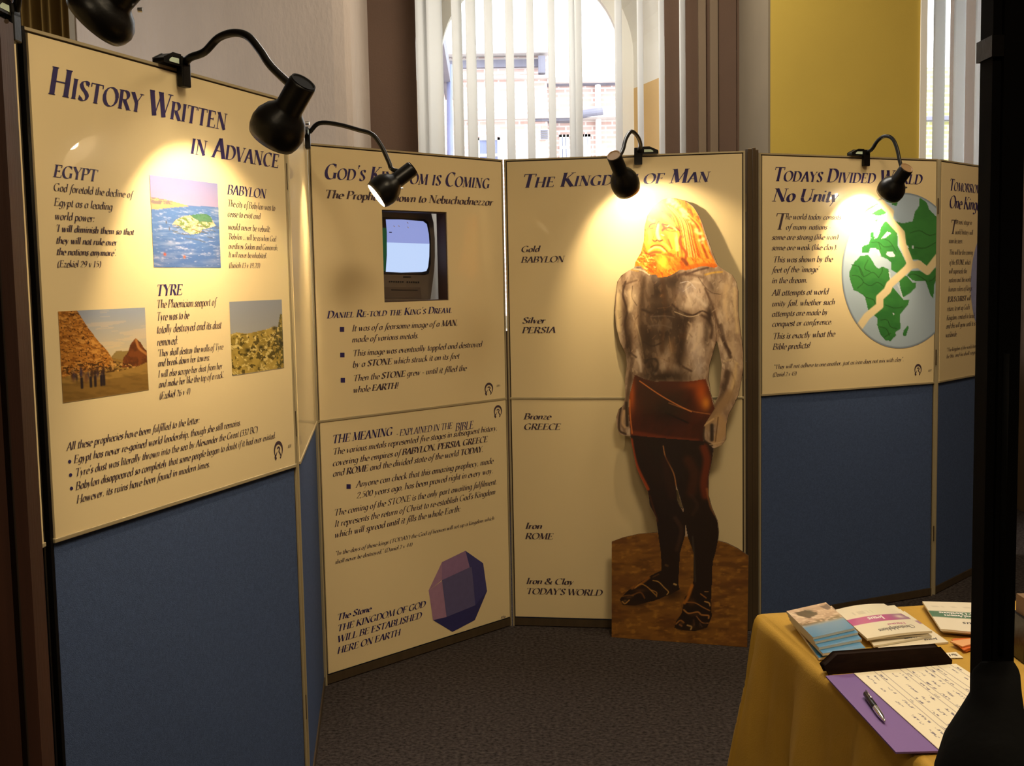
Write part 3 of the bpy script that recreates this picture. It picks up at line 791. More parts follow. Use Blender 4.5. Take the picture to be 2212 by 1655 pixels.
def ruins(c):
    y, x = c.Y, c.X; c.C[:] = (138, 144, 158); c.mix(np.clip(y * 2.2, 0, 1) * .45, (172, 166, 150))
    g = [(0, .44), (.1, .42), (.3, .45), (.5, .43), (.7, .41), (.82, .38), (.9, .4), (.93, .3), (.96, .2), (1, .22), (1, 1), (0, 1)]
    c.fill(g, (176, 150, 72)); m = c.inside(g)
    c.mix(m * np.clip((c.noise(.16, .1, 21, 30) - .45) * 2.4, 0, .8), (122, 104, 40)); c.mix(m * (c.noise(.07, .05, 22) > .6) * .8 * (y > .45), (70, 60, 24)); c.mix(m * (c.noise(.05, .04, 23) > .64) * .9, (214, 192, 122))
    c.mix(m * (x > .85) * (c.noise(.03, .03, 26) > .5) * .7, (64, 62, 26))
    for p in ((.83, .41), (.93, .6), (.96, .63), (.3, .68), (.55, .66)): c.blob(p[0], p[1], .05, .03, (36, 34, 16), .9)
B1.picture('ruins_photograph', B1.up, ruins, (493, 652), (611.8, 795), 90, 110, M_PRINT)

c3 = lambda x, y: (600 + x / 3.761, 240 + y / 3.761)
B2.text('heading', B2.up, [("God's Kingdom is Coming", 698.4, 386, 1056, 33, 'sb'), ("Daniel Re-told the King's Dream.", 705, 688, 975.5, 16, 'sb')], M_INK)
B2.text('subheading', B2.up, [("The Prophecy shown to Nebuchadnezzar", 699, 428, 1062.6, 18, 'b')], M_INK2)
B2.text('text_line', B2.up, [("It was of a fearsome image of a *MAN*,", 758.6, 716, 987.5, 13.5), ("made of various metals.", 758.6, 740, 903, 13.5), ("This image was eventually toppled and destroyed", 760, 770, 1039.7, 13.5),
 ("by a *STONE* which struck it on its feet", 760, 794, 990.8, 13.5), ("Then the *STONE* grew - until it filled the", 761, 824, 1006, 13.5), ("whole *EARTH*!", 761, 849, 859, 13.5), ("105", 1071, 836, 1079, 5)], M_INK2)
bullets(B2, B2.up, [(737.8, 711.6), (738.5, 767), (739.6, 821.4)], 5)
B2.logo(B2.up, 1055, 840.5, 19, 27)
# the television standing behind the opening
M_TVB = mat('warm_grey_television_case', S(96, 84, 74), .5, var=.06, vscale=20)
M_TVD = mat('dark_screen_surround', S(28, 28, 36), .35, var=.05)
M_SCR1 = mat('lit_screen_lavender', S(40, 40, 60), .2, emit=S(150, 162, 222), estr=.9, var=.05)
M_SCR2 = mat('lit_screen_pale_blue', S(40, 40, 60), .2, emit=S(192, 214, 250), estr=1.0, var=.05)
M_SCRG = mat('lit_screen_green', S(20, 60, 40), .3, emit=S(14, 66, 40), estr=.7)
TVY = .075
tve = empty('television', B2.pt((B2.hole[0] + B2.hole[1]) / 2, .86, -TVY - .2), 'grey television with lit pale blue screen, seen through the opening in the God\'s Kingdom board', 'television', rotz=B2.th)
tvo = B2.L + B2.d * 0 - B2.n * 0
def tvp(u, v, y):                                      # u,v across the opening as seen from the camera, at depth y behind the board's face
    px, py = 824 + 145 * u, 453 + (6 * u) + (195.5 - 3.5 * (u)) * v
    p = at_plane(px, py, B2.L - B2.n * y, B2.n); return p
def tvpoly(name, uvs, y0, y1, m, par):
    P = [tvp(u, v, y0) for u, v in uvs]
    return MB().prism(P, -B2.n * (y1 - y0)).build(name, m, par)
case = [(-.55, -.06), (.68, -.06), (.735, 0), (.775, .12), (.795, .3), (.797, .5), (.785, .66), (.755, .84), (.72, 1.04), (-.55, 1.04)]
tvpoly('case', case, TVY, TVY + .30, M_TVB, tve)
sur = tvpoly('screen_surround', [(-.5, .075), (.64, .085), (.70, .12), (.735, .3), (.735, .58), (.705, .69), (.64, .705), (-.5, .71)], TVY - .003, TVY, M_TVD, tve)
tvpoly('screen', [(.07, .105), (.3, .10), (.62, .11), (.675, .14), (.705, .25), (.715, .36), (.085, .36), (.085, .25)], TVY - .005, TVY - .003, M_SCR1, sur)
tvpoly('screen', [(.085, .36), (.715, .36), (.712, .5), (.695, .62), (.67, .665), (.6, .678), (.3, .69), (.07, .685), (.085, .5)], TVY - .005, TVY - .003, M_SCR2, sur)
tvpoly('screen', [(-.4, .2), (.075, .2), (.078, .4), (.06, .675), (-.4, .68)], TVY - .005, TVY - .003, M_SCRG, sur)
pnl = tvpoly('control_panel', [(-.5, .86), (.58, .85), (.60, .97), (-.5, .98)], TVY - .002, TVY, mat('darker_grey_strip', S(80, 68, 60), .5, var=.05), tve)
for i in range(14):
    u = .12 + i * .033
    if i != 7: tvpoly('button', [(u, .785), (u + .014, .785), (u + .014, .80), (u, .80)], TVY - .003, TVY, M_TVD, tve)
tvpoly('display_window', [(.33, .73), (.44, .73), (.44, .745), (.33, .745)], TVY - .002, TVY, M_TVD, tve)
tvpoly('slot', [(.15, .88), (.54, .878), (.54, .886), (.15, .888)], TVY - .003, TVY - .002, M_TVD, pnl)
for u, v in ((.18, .17), (.25, .165), (.38, .125), (.385, .175)): tvpoly('screen_mark', [(u, v), (u + .02, v + .01), (u + .022, v + .018), (u + .002, v + .009)], TVY - .0056, TVY - .0051, M_FRAMEW, sur)
tvpoly('screen_mark', [(.115, .24), (.155, .24), (.155, .252), (.115, .252)], TVY - .0056, TVY - .0051, M_INK, sur)
zt_ = min(tvp(u, v, TVY).z for u, v in case)
tvs = empty('television_stand', B2.pt((B2.hole[0] + B2.hole[1]) / 2, 0, -TVY - .17), 'dark stand carrying the television behind the God\'s Kingdom board', 'stand', rotz=B2.th)
MB().box(-.2, .2, -.16, .16, zt_ - .022, zt_ - .001).build('top', M_DARKALU, tvs, local=True)
MB().box(-.03, .03, -.03, .03, .03, zt_ - .023).build('column', M_DARKALU, tvs, local=True)
MB().box(-.18, .18, -.15, .15, 0, .029).build('base', M_DARKALU, tvs, local=True)
B2.text('heading', B2.lo, [("THE MEANING", 716, 958.5, 846, 18, 'b'), ("- EXPLAINED IN THE", 854.5, 943, 975.5, 14), ("BIBLE", 982, 931.5, 1021, 17)], M_INK)
B2.text('text_line', B2.lo, [("The various metals represented five stages in subsequent history,", 717, 983, 1073, 14), ("covering the empires of *BABYLON, PERSIA, GREECE*", 717, 1007.4, 1051.7, 14), ("and *ROME* and the divided state of the world *TODAY*.", 717.5, 1030, 1042, 14),
 ("Anyone can check that this amazing prophecy, made", 767.5, 1053.6, 1064, 14), ("2,500 years ago, has been proved right in every way.", 768.5, 1077, 1064, 14), ("The coming of the STONE is the only part awaiting fulfilment.", 720, 1115, 1072, 14), ("It represents the return of Christ to re-establish God's Kingdom", 721, 1138.8, 1068.7, 14),
 ("which will spread until it fills the whole Earth:", 721, 1162.5, 993.6, 14), ('"In the days of these kings (TODAY) the God of heaven will set up a kingdom which', 722.5, 1200.7, 1066, 9), ('shall never be destroyed," (Daniel 2 v 44)', 722.5, 1218.7, 889, 9)], M_INK2)
B2.text('caption', B2.lo, [("The Stone", 726, 1341, 800, 13.5, 'b'), ("THE KINGDOM OF GOD", 727, 1365, 917.4, 14, 'b'), ("WILL BE ESTABLISHED", 727, 1388.6, 909, 14, 'b'), ("HERE ON EARTH", 727, 1413, 863, 14, 'b'), ("105a", 1080, 1337, 1091, 5)], M_INK)
bullets(B2, B2.lo, [(752, 1051)], 5)
B2.logo(B2.lo, 1074.5, 889, 18, 27)
g5 = lambda *P: [(600 + x / 2.955, 1040 + y / 2.955) for x, y in P]
inkf = lambda n, c: mat(n, S(*c), .5, var=.06, vscale=40)
B2.poly('stone_facet', B2.lo, [g5((1045, 515), (1195, 442), (1222, 548), (1045, 630))], inkf('mauve_facet', (142, 110, 148)))
B2.poly('stone_facet', B2.lo, [g5((1195, 442), (1308, 522), (1235, 545), (1222, 548)), g5((1235, 545), (1308, 522), (1333, 700), (1258, 790))], inkf('navy_facet', (62, 60, 116)))
B2.poly('stone_facet', B2.lo, [g5((960, 695), (1045, 515), (1045, 630), (960, 697)), g5((960, 697), (1045, 635), (1074, 865), (988, 885))], inkf('rose_facet', (160, 122, 150)))
B2.poly('stone_facet', B2.lo, [g5((1045, 630), (1222, 548), (1235, 545), (1258, 790), (1074, 865))], inkf('slate_facet', (92, 86, 128)))
B2.poly('stone_facet', B2.lo, [g5((988, 885), (1074, 865), (1112, 960)), g5((1074, 865), (1258, 790), (1255, 885), (1112, 960)), g5((1258, 790), (1333, 700), (1255, 885))], inkf('deep_blue_facet', (50, 48, 100)))

B3.text('heading', B3.up, [("The Kingdom of Man", 1125.7, 406, 1531.7, 29, 'sb')], M_INK)
B3.text('caption', B3.up, [("Gold", 1125, 545, 1165, 13, 'b'), ("BABYLON", 1125, 568, 1218, 13, 'b'), ("Silver", 1127, 699, 1177, 13, 'b'), ("PERSIA", 1127, 720, 1199, 13, 'b')], M_INK2)
B3.text('caption', B3.lo, [("Bronze", 1131, 906, 1189, 13, 'b'), ("GREECE", 1131, 928, 1210, 13, 'b'), ("Iron", 1134, 1142, 1170, 13, 'b'), ("ROME", 1134, 1164, 1194, 13, 'b'), ("Iron & Clay", 1136, 1261, 1238, 13, 'b'), ("TODAY'S WORLD", 1136, 1283, 1300, 13, 'b')], M_INK2)

B4.text('heading', B4.up, [("Todays Divided World", 1668, 391, 1990, 30, 'sb'), ("No Unity", 1666, 435, 1808, 28, 'b')], M_INK)
B4.text('text_line', B4.up, [("T", 1669, 495.7, 1696, 35), ("he world today consists", 1695, 474, 1815, 12), ("of many nations -", 1696, 496, 1793, 12), ("some are strong (like iron)", 1666, 518, 1809, 12), ("some are weak (like clay).", 1666, 540.6, 1807, 12),
 ("This was shown by the", 1668, 567, 1797, 13), ("feet of the 'image'", 1666, 589, 1767, 12.5), ("in the dream.", 1666, 612, 1743, 12.5), ("All attempts at world", 1666, 639, 1788, 13), ("unity fail, whether such", 1666, 662, 1802, 12.5), ("attempts are made by", 1666, 684, 1787, 12.5),
 ("conquest or conference.", 1666.4, 705.7, 1796, 12.5), ("This is exactly what the", 1667.6, 732.8, 1802, 13), ("Bible predicts!", 1667.6, 755.6, 1748.7, 13), ('"They will not adhere to one another, just as iron does not mix with clay".', 1669, 797.4, 1951, 9), ("(Daniel 2 v 43)", 1668, 814, 1719, 9), ("107", 2003, 803, 2011, 5)], M_INK2)
B4.logo(B4.up, 1982, 799, 16, 25)
def globe_paint(B, cx, cy, RV, crack, nx, ny):
    a_c, z_c = B.hit(cx, cy); rad = B.hit(cx, cy - RV)[1] - z_c
    a1 = min(PW - .016, a_c + rad)
    a0 = a_c - rad
    NX, NY = nx, ny
    V, XY = [], []
    for j in range(NY):
        for i in range(NX):
            a = a0 + (a1 - a0) * i / (NX - 1); z = z_c + rad - 2 * rad * j / (NY - 1)
            V.append((a, -.0030, z)); XY.append(proj(B.pt(a, z)))
    XY = np.array(XY); rr = np.array([math.hypot(v[0] - a_c, v[2] - z_c) for v in V])
    cv = Canvas(XY[:, 0], XY[:, 1], (166, 186, 206))
    g1 = lambda *P: [(1610 + x / 3.94, 280 + y / 3.94) for x, y in P]
    g2 = lambda *P: [(1610 + x / 4.254, 560 + y / 4.254) for x, y in P]
    GR = (58, 128, 62)
    land = []
    land.append(g1((975, 1075), (1040, 1068), (1075, 1112), (1100, 1160), (1130, 1185), (1165, 1165), (1215, 1190), (1240, 1330), (1300, 1400), (1345, 1450), (1392, 1450)) + g2((1490, 420), (1415, 510), (1422, 640), (1375, 670), (1380, 700), (1330, 752), (1280, 745), (1240, 700), (1205, 600), (1212, 545), (1125, 470), (1095, 350), (1080, 330), (1030, 300), (990, 285), (957, 185), (948, 130), (975, 60), (1000, 25)))
    land.append(g2((1490, 608), (1496, 630), (1472, 705), (1450, 705), (1443, 690), (1452, 655)))
    land.append(g1((1305, 1285), (1350, 1240), (1380, 1255), (1415, 1300), (1450, 1305), (1445, 1345), (1400, 1390), (1338, 1430), (1318, 1360)))
    land.append(g1((1240, 765), (1330, 800), (1420, 780), (1440, 700), (1475, 650), (1480, 580), (1540, 620), (1560, 680), (1640, 760), (1660, 760), (1660, 1010), (1545, 1165), (1480, 1110), (1420, 1110), (1345, 960), (1350, 880)))
    land.append(g1((1400, 1205), (1480, 1200), (1548, 1240), (1660, 1130), (1630, 1260), (1600, 1330), (1598, 1440), (1572, 1412), (1530, 1290), (1450, 1292), (1415, 1280), (1375, 1240)))
    land.append(g1((990, 1050), (990, 1000), (1010, 985), (1045, 975), (1060, 930), (1100, 905), (1135, 880), (1150, 830), (1185, 780), (1215, 790), (1290, 880), (1292, 990), (1330, 1060), (1368, 1140), (1300, 1230), (1235, 1190), (1235, 1130), (1200, 1100), (1150, 1080), (1110, 1010), (1060, 1010), (1045, 1050)))
    land.append(g1((975, 740), (1035, 670), (1125, 625), (1120, 640), (1040, 690)))
    land.append(g1((1065, 720), (1110, 690), (1160, 665), (1200, 690), (1185, 720), (1130, 735)))
    land.append(g1((1240, 640), (1260, 600), (1300, 590), (1285, 650)))
    land.append(g1((1090, 770), (1125, 765), (1115, 785)))
    land.append(g1((1060, 880), (1085, 870), (1090, 910), (1062, 925)))
    n = cv.noise(25, 18, 31)
    for P in land: cv.fill(P, GR)
    lm = np.zeros(len(cv.X), bool)
    for P in land: lm |= cv.inside(P)
    cv.mix(lm * np.clip((n - .4) * 1.5, 0, .5), (40, 104, 52))
    lake = [g1((1200, 1040), (1250, 1040), (1275, 1080), (1230, 1085), (1195, 1065)), g1((1105, 1020), (1130, 1020), (1150, 1070), (1130, 1080)), g1((1215, 1215), (1228, 1215), (1240, 1290), (1228, 1280)), g1((1290, 1320), (1300, 1320), (1340, 1430), (1330, 1430)), g1((1412, 988), (1432, 988), (1432, 1010), (1414, 1010)), g1((1365, 985), (1385, 985), (1385, 1005), (1370, 1005)), g2((1348, 495), (1368, 498), (1358, 518)), g1((1150, 930), (1205, 870), (1240, 880), (1190, 920)), g1((1120, 850), (1145, 860), (1120, 920), (1095, 930))]
    for P in lake: cv.fill(P, (196, 210, 220))
    rnd = random.Random(5)
    af = [g1((900, 1150), (965, 1170), (1000, 1240)), g1((960, 1160), (1000, 1250), (1080, 1215), (1130, 1260)), g1((905, 1240), (960, 1250), (1000, 1300), (950, 1350)), g1((1000, 1300), (1060, 1330), (1120, 1300), (1180, 1340)), g1((1130, 1260), (1160, 1210), (1160, 1170)), g2((1100, 350), (1180, 380), (1190, 470)), g2((1280, 420), (1370, 450), (1440, 440)), g2((1240, 560), (1300, 560), (1330, 620), (1390, 640)), g2((1230, 620), (1290, 640), (1320, 700)), g2((1270, 720), (1330, 680)), g1((1040, 1110), (1010, 1180), (1060, 1210)), g1((1070, 960), (1130, 960), (1180, 1000), (1250, 990)), g1((1130, 960), (1150, 1020)), g1((1180, 930), (1230, 960), (1280, 1040)), g1((1400, 880), (1480, 860), (1560, 900), (1640, 880)), g1((1430, 1000), (1520, 1010), (1620, 960)), g1((1370, 1250), (1420, 1230), (1480, 1250), (1540, 1290)), g1((1560, 1290), (1600, 1270), (1640, 1200))]
    for P in af: cv.stroke(P, 1.6, (30, 66, 30), .75)
    if crack:
        CR = (226, 208, 164)
        cv.stroke(g1((1130, 560), (1165, 640), (1232, 700), (1222, 765), (1325, 880), (1335, 975), (1395, 1125), (1395, 1165)), 15, CR, soft=1.2, smooth=False)
        cv.stroke(g1((1390, 1160), (1470, 1145), (1545, 1205), (1665, 1050)), 16, CR, soft=1.2, smooth=False)
        cv.stroke(g1((1395, 1165), (1225, 1320), (1205, 1370), (1140, 1430), (1140, 1500), (1030, 1590), (960, 1690)), 16, CR, soft=1.2, smooth=False)
    cv.mix(np.clip((rr - rad * .975) / (rad * .01), 0, 1) * .5, (90, 100, 120))
    keep = rr <= rad * 1.0
    cols = cv.linear(); F = []
    pos = [list(v) for v in V]
    for k, r_ in enumerate(rr):                      # pull the rim vertices onto the circle
        if rad < r_ < rad * 1.03:
            f = rad / r_; pos[k][0] = a_c + (V[k][0] - a_c) * f; pos[k][2] = z_c + (V[k][2] - z_c) * f
    ok = rr < rad * 1.03
    for j in range(NY - 1):
        for i in range(NX - 1):
            ids = [j * NX + i, (j + 1) * NX + i, (j + 1) * NX + i + 1, j * NX + i + 1]
            if all(ok[k] for k in ids): F.append(ids)
    used = sorted({k for f in F for k in f}); mp = {k: i for i, k in enumerate(used)}
    return mesh('globe_picture', [pos[k] for k in used], [[mp[k] for k in f] for f in F], M_PRINT, B.up, local=True, cols=cols[used])
globe_paint(B4, 1949, 585.5, 169, True, 150, 210)
mesh('globe_picture', [(.66 + .29 * math.cos(R(6 * i)), -.0028, 1.41 + .29 * math.sin(R(6 * i))) for i in range(60)], [list(range(60))], inkf('pale_violet_blue_disc', (140, 146, 190)), B5.up, local=True)
B5.text('heading', B5.up, [("Tomorrow's World", 2049, 410.7, 2110, 25, 'sb', 'TOMORR'), ("One Kingdom", 2049, 449, 2108, 27, 'b', 'One King')], M_INK)
B5.text('text_line', B5.up, [("T", 2049, 504.6, 2064, 30), ("he next stage in", 2062, 484, 2098, 11), ("world history will", 2062, 506, 2100, 11), ("soon be seen.", 2048, 525, 2078, 11), ("This will be the coming", 2049, 550, 2100, 11), ("of the *STONE*, which", 2049, 572, 2095, 11), ("will supersede the", 2048, 591, 2087, 11), ("nations and the world", 2048, 610, 2096, 11), ("human rulers of kings.", 2047, 630, 2099, 11),
 ("*JESUS CHRIST* will", 2045, 652, 2095, 11), ("return, to set up God's", 2044, 672, 2093, 11), ("Kingdom, centred in Israel,", 2043, 692, 2105, 11), ("and this will grow until it is", 2042, 710, 2105, 11), ("worldwide.", 2041, 729, 2066, 11), ('"The kingdom of the world shall', 2043, 760, 2108, 8), ('be his, and he shall reign"', 2043, 774, 2108, 8)], M_INK2)

# ------------------------------------------------------------------ the painted cut-out figure leaning before the third board
f0, f1 = at_z(1321, 1377, 0), at_z(1614, 1399, 0)
f0.z += .001; f1.z += .001
fd = (f1 - f0).normalized(); fh = Vector((fd.y, -fd.x, 0))
LEAN = .068                                            # the board leans back on its struts
fu = (Vector((0, 0, 1)) - fh * LEAN).normalized(); fn = (fh + Vector((0, 0, LEAN))).normalized()
TH = .012
T = lambda *P: [(1300 + x / 3.309, 400 + y / 3.309) for x, y in P]
Bc = lambda *P: [(1300 + x / 2.903, 850 + y / 2.903) for x, y in P]
Hc = lambda *P: [(1360 + x / 7.882, 410 + y / 7.882) for x, y in P]
OUT = (T((430, 105), (470, 92), (530, 93), (600, 115), (650, 150), (690, 210), (720, 280), (750, 370), (790, 480), (830, 575), (880, 610), (930, 640), (960, 690), (975, 760), (975, 900), (985, 1000), (1000, 1110), (1008, 1200), (1010, 1300), (1000, 1380), (975, 1500), (950, 1560))
       + Bc((845, 15), (828, 70), (795, 130), (780, 200), (778, 290), (750, 325), (702, 345), (690, 420), (670, 520), (668, 640), (690, 720), (725, 800), (733, 870), (728, 925), (780, 938), (850, 972), (920, 1020), (912, 1594), (62, 1530), (62, 930), (130, 905), (230, 882), (300, 875), (352, 872), (340, 780), (300, 700), (290, 620), (240, 520), (215, 460), (198, 370), (178, 268), (160, 268), (110, 255), (95, 210), (90, 150), (105, 100), (135, 75), (148, 20))
       + T((165, 1400), (180, 1280), (170, 1200), (130, 1120), (105, 1020), (92, 900), (95, 800), (110, 690), (140, 645), (190, 612), (232, 590), (240, 550), (280, 480), (300, 400), (305, 300), (325, 220), (370, 150)))
HOLE1 = T((823, 1105), (800, 1180), (768, 1290), (762, 1380), (775, 1480), (805, 1570), (835, 1500), (848, 1400), (858, 1290), (842, 1200))
HOLE2 = Bc((466, 605), (476, 605), (486, 650), (512, 728), (490, 712), (470, 670))
def plane_uv(p):
    h = at_plane(p[0], p[1], f0, fn); return ((h - f0).dot(fd), (h - f0).dot(fu))
uv = [plane_uv(p) for p in OUT]; hs = [[plane_uv(p) for p in H] for H in (HOLE1, HOLE2)]
ST = .0024
us = np.arange(min(p[0] for p in uv) - .01, max(p[0] for p in uv) + .01, ST); vs = np.arange(0, max(p[1] for p in uv) + .01, ST)
UU, VV = np.meshgrid(us, vs)
flat = Canvas(UU, VV, (0, 0, 0))
inn = flat.inside(uv)
for h in hs: inn &= ~flat.inside(h)
NXg, NYg = len(us), len(vs)
W3 = np.array(f0)[None] + np.outer(UU.ravel(), np.array(fd)) + np.outer(VV.ravel(), np.array(fu))
dv = W3 - np.array(EYEP)
dd = dv @ np.array(FWD)
PX, PY = 1106 + FPX * (dv @ np.array(RT)) / dd, 827.5 - FPX * (dv @ np.array(UP)) / dd
cv = Canvas(PX, PY, (150, 122, 96))
rnd = random.Random(3)
# silver torso and arms
cv.mix(np.clip((cv.noise(14, 40, 41, 12) - .35) * 2.2, 0, .8), (196, 172, 146)); cv.mix(np.clip((cv.noise(9, 22, 42, -15) - .5) * 3, 0, .35), (96, 70, 54))
for x, y, rx, ry, a in ((400, 760, 130, 150, .9), (440, 900, 170, 90, .85), (330, 1090, 75, 190, .9), (450, 1050, 130, 160, .85), (560, 1130, 60, 230, .85), (350, 1300, 60, 110, .85), (450, 1370, 210, 60, .9), (520, 690, 110, 70, .75), (600, 960, 110, 45, .7), (560, 1000, 60, 60, .7), (790, 720, 60, 90, .45), (770, 930, 30, 110, .8), (745, 1060, 25, 110, .8), (170, 960, 40, 180, .6), (190, 1150, 35, 130, .85)):
    (X_, Y_), = T((x, y)); cv.blob(X_, Y_, rx / 3.309, ry / 3.309, (40, 23, 12), min(1, a * 1.15))
for x, y, rx, ry, a, c in ((670, 770, 95, 110, .9, (206, 180, 156)), (620, 860, 90, 40, .7, (210, 186, 160)), (690, 1060, 55, 130, .85, (200, 176, 154)), (660, 1180, 60, 90, .8, (186, 164, 148)), (700, 1300, 50, 80, .6, (176, 160, 150)), (225, 800, 45, 120, .85, (216, 190, 156)), (240, 980, 30, 120, .6, (200, 168, 130)), (265, 1220, 30, 80, .7, (190, 165, 140)), (900, 800, 60, 200, .75, (206, 176, 134)), (930, 1150, 50, 160, .7, (196, 168, 132)), (950, 1400, 40, 120, .8, (190, 160, 118)), (120, 900, 25, 200, .8, (214, 190, 140)), (500, 1150, 30, 60, .35, (140, 100, 60)), (380, 1345, 18, 14, .9, (150, 130, 110)), (600, 740, 60, 50, .4, (140, 130, 140)), (390, 1010, 60, 30, .4, (110, 90, 74)), (430, 790, 22, 18, .5, (130, 88, 46)), (575, 1080, 26, 30, .5, (122, 74, 34))):
    (X_, Y_), = T((x, y)); cv.blob(X_, Y_, rx / 3.309, ry / 3.309, c, a)
dk, lt = (52, 32, 22), (222, 200, 166)
for P, w_, c, a in (
    ([(170, 690), (150, 780), (180, 900), (165, 1000), (200, 1180), (245, 1230)], 14, dk, .8), ([(250, 860), (215, 800), (220, 720)], 6, dk, .6),
    ([(500, 850), (560, 900), (650, 930), (720, 900), (790, 940)], 12, dk, .85), ([(520, 905), (620, 940), (700, 925)], 5, lt, .7),
    ([(740, 740), (790, 860), (830, 1000), (860, 1100), (920, 1200)], 16, (78, 54, 38), .75), ([(850, 1000), (880, 1130), (920, 1230)], 26, dk, .7),
    ([(900, 1340), (880, 1420), (850, 1520), (790, 1640)], 40, (60, 40, 26), .75), ([(930, 1340), (950, 1420), (900, 1560)], 10, (110, 84, 54), .6),
    ([(220, 1240), (205, 1350), (190, 1480), (165, 1600)], 26, (70, 48, 34), .7), ([(600, 640), (680, 610), (760, 590)], 14, (74, 52, 44), .85), ([(520, 660), (600, 625)], 18, (66, 44, 34), .8),
    ([(230, 600), (290, 610), (340, 640)], 10, lt, .9), ([(250, 590), (300, 585)], 6, (90, 74, 80), .9), ([(740, 640), (800, 625), (860, 620)], 14, (208, 160, 60), .8), ([(210, 605), (260, 615)], 10, (206, 164, 70), .7),
    ([(690, 660), (740, 730), (790, 770), (850, 780)], 5, dk, .6), ([(560, 700), (620, 690), (670, 740)], 5, (214, 206, 206), .7), ([(580, 760), (640, 720)], 4, (214, 206, 206), .6),
    ([(400, 880), (480, 870), (500, 840)], 5, (110, 80, 56), .6), ([(330, 1240), (400, 1230), (470, 1260)], 6, (124, 92, 64), .6), ([(610, 1100), (640, 1010), (620, 980)], 12, (196, 168, 140), .6), ([(480, 1080), (500, 1200)], 6, (150, 116, 80), .6),
    ([(870, 1260), (930, 1250), (990, 1290)], 12, (200, 172, 130), .7), ([(540, 1190), (560, 1280), (640, 1330)], 14, dk, .7), ([(250, 1000), (280, 1120), (300, 1240)], 8, (214, 190, 150), .5)):
    cv.stroke(T(*P), w_ / 3.309, c, a)
cv.mix(np.clip((cv.noise(9, 20, 44, 10) - .55) * 3, 0, .14), (60, 40, 28)); cv.mix(np.clip((cv.noise(9, 20, 45, -10) - .58) * 3, 0, .14), (214, 190, 160))
for i in range(150):
    x = rnd.uniform(130, 960); y = rnd.uniform(650, 1350); l = rnd.uniform(10, 45); a = rnd.uniform(-1.2, 1.2)
    (X0, Y0), (X1, Y1) = T((x, y), (x + l * math.sin(a) * .6, y + l * math.cos(a)))
    if x < 230 or x > 620: c = rnd.choice([(214, 190, 160), (110, 84, 66), (90, 66, 54), (200, 172, 140)])
    else: c = rnd.choice([(96, 62, 36), (50, 30, 20), (120, 88, 60), (70, 44, 26), (140, 110, 84)])
    m = np.abs(PX - (X0 + X1) / 2) + np.abs(PY - (Y0 + Y1) / 2) < 18
    sub = Canvas(PX[m], PY[m], (0, 0, 0)); d_ = sub.dist([(X0, Y0), (X1, Y1)])
    k = np.clip((1.1 - d_) / 1. + .5, 0, 1)[:, None] * .38; cv.C[m] = cv.C[m] * (1 - k) + np.array(c) * k
for P, w_, c, a in (
    ([(300, 660), (290, 800), (280, 950), (290, 1100), (310, 1250)], 30, (44, 26, 14), .6), ([(430, 680), (450, 850), (440, 1000), (430, 1180)], 24, (66, 38, 16), .6), ([(560, 960), (580, 1060), (560, 1160), (540, 1260)], 34, (44, 24, 12), .6),
    ([(290, 890), (380, 920), (470, 900)], 14, (34, 18, 10), .7), ([(330, 1010), (420, 1000), (500, 1020)], 8, (96, 80, 70), .6), ([(350, 940), (450, 935), (520, 945)], 6, (110, 96, 90), .6), ([(300, 1120), (360, 1150), (420, 1130)], 10, (34, 18, 10), .7),
    ([(630, 830), (600, 740), (640, 690), (700, 700)], 16, (226, 204, 178), .6), ([(650, 780), (700, 820), (740, 860)], 24, (214, 192, 168), .7), ([(200, 760), (210, 830), (200, 890)], 26, (228, 200, 158), .7), ([(700, 1000), (690, 1100), (650, 1180)], 26, (214, 188, 158), .6),
    ([(950, 740), (955, 900), (970, 1050)], 22, (222, 192, 140), .7), ([(890, 720), (880, 850), (900, 960)], 20, (206, 172, 130), .6), ([(115, 780), (105, 900), (125, 1040)], 16, (230, 202, 150), .7), ([(250, 1180), (270, 1260), (280, 1330)], 16, (206, 184, 160), .7),
    ([(960, 1280), (950, 1380), (920, 1480)], 18, (206, 172, 120), .7), ([(715, 930), (760, 960), (790, 1020), (780, 1090)], 18, (50, 30, 18), .75), ([(310, 1270), (340, 1240), (390, 1250), (400, 1300), (370, 1350)], 14, (30, 18, 12), .7), ([(150, 720), (190, 700), (250, 680)], 10, (84, 60, 44), .7), ([(560, 640), (640, 640), (720, 660)], 18, (80, 56, 42), .6)):
    cv.stroke(T(*P), w_ / 3.309, c, a, soft=w_ / 3.309)
# hands
for P, w_, c in (([(800, 10), (760, 60), (700, 150), (660, 200)], 60, (150, 118, 82)), ([(740, 160), (760, 230), (720, 300)], 60, (176, 140, 96)), ([(640, 210), (640, 290), (690, 325)], 14, (50, 34, 24)), ([(690, 200), (690, 290)], 22, (40, 28, 22)), ([(730, 150), (712, 300)], 8, (110, 80, 50)), ([(640, 200), (700, 160)], 12, (196, 160, 112)), ([(120, 90), (110, 150), (110, 230), (150, 255)], 12, (56, 38, 26)), ([(140, 110), (130, 180), (145, 210)], 16, (190, 156, 116)), ([(155, 60), (160, 200)], 18, (44, 30, 20)), ([(668, 325), (770, 300)], 4, (200, 170, 130))):
    cv.stroke(Bc(*P), w_ / 2.903, c, .9)
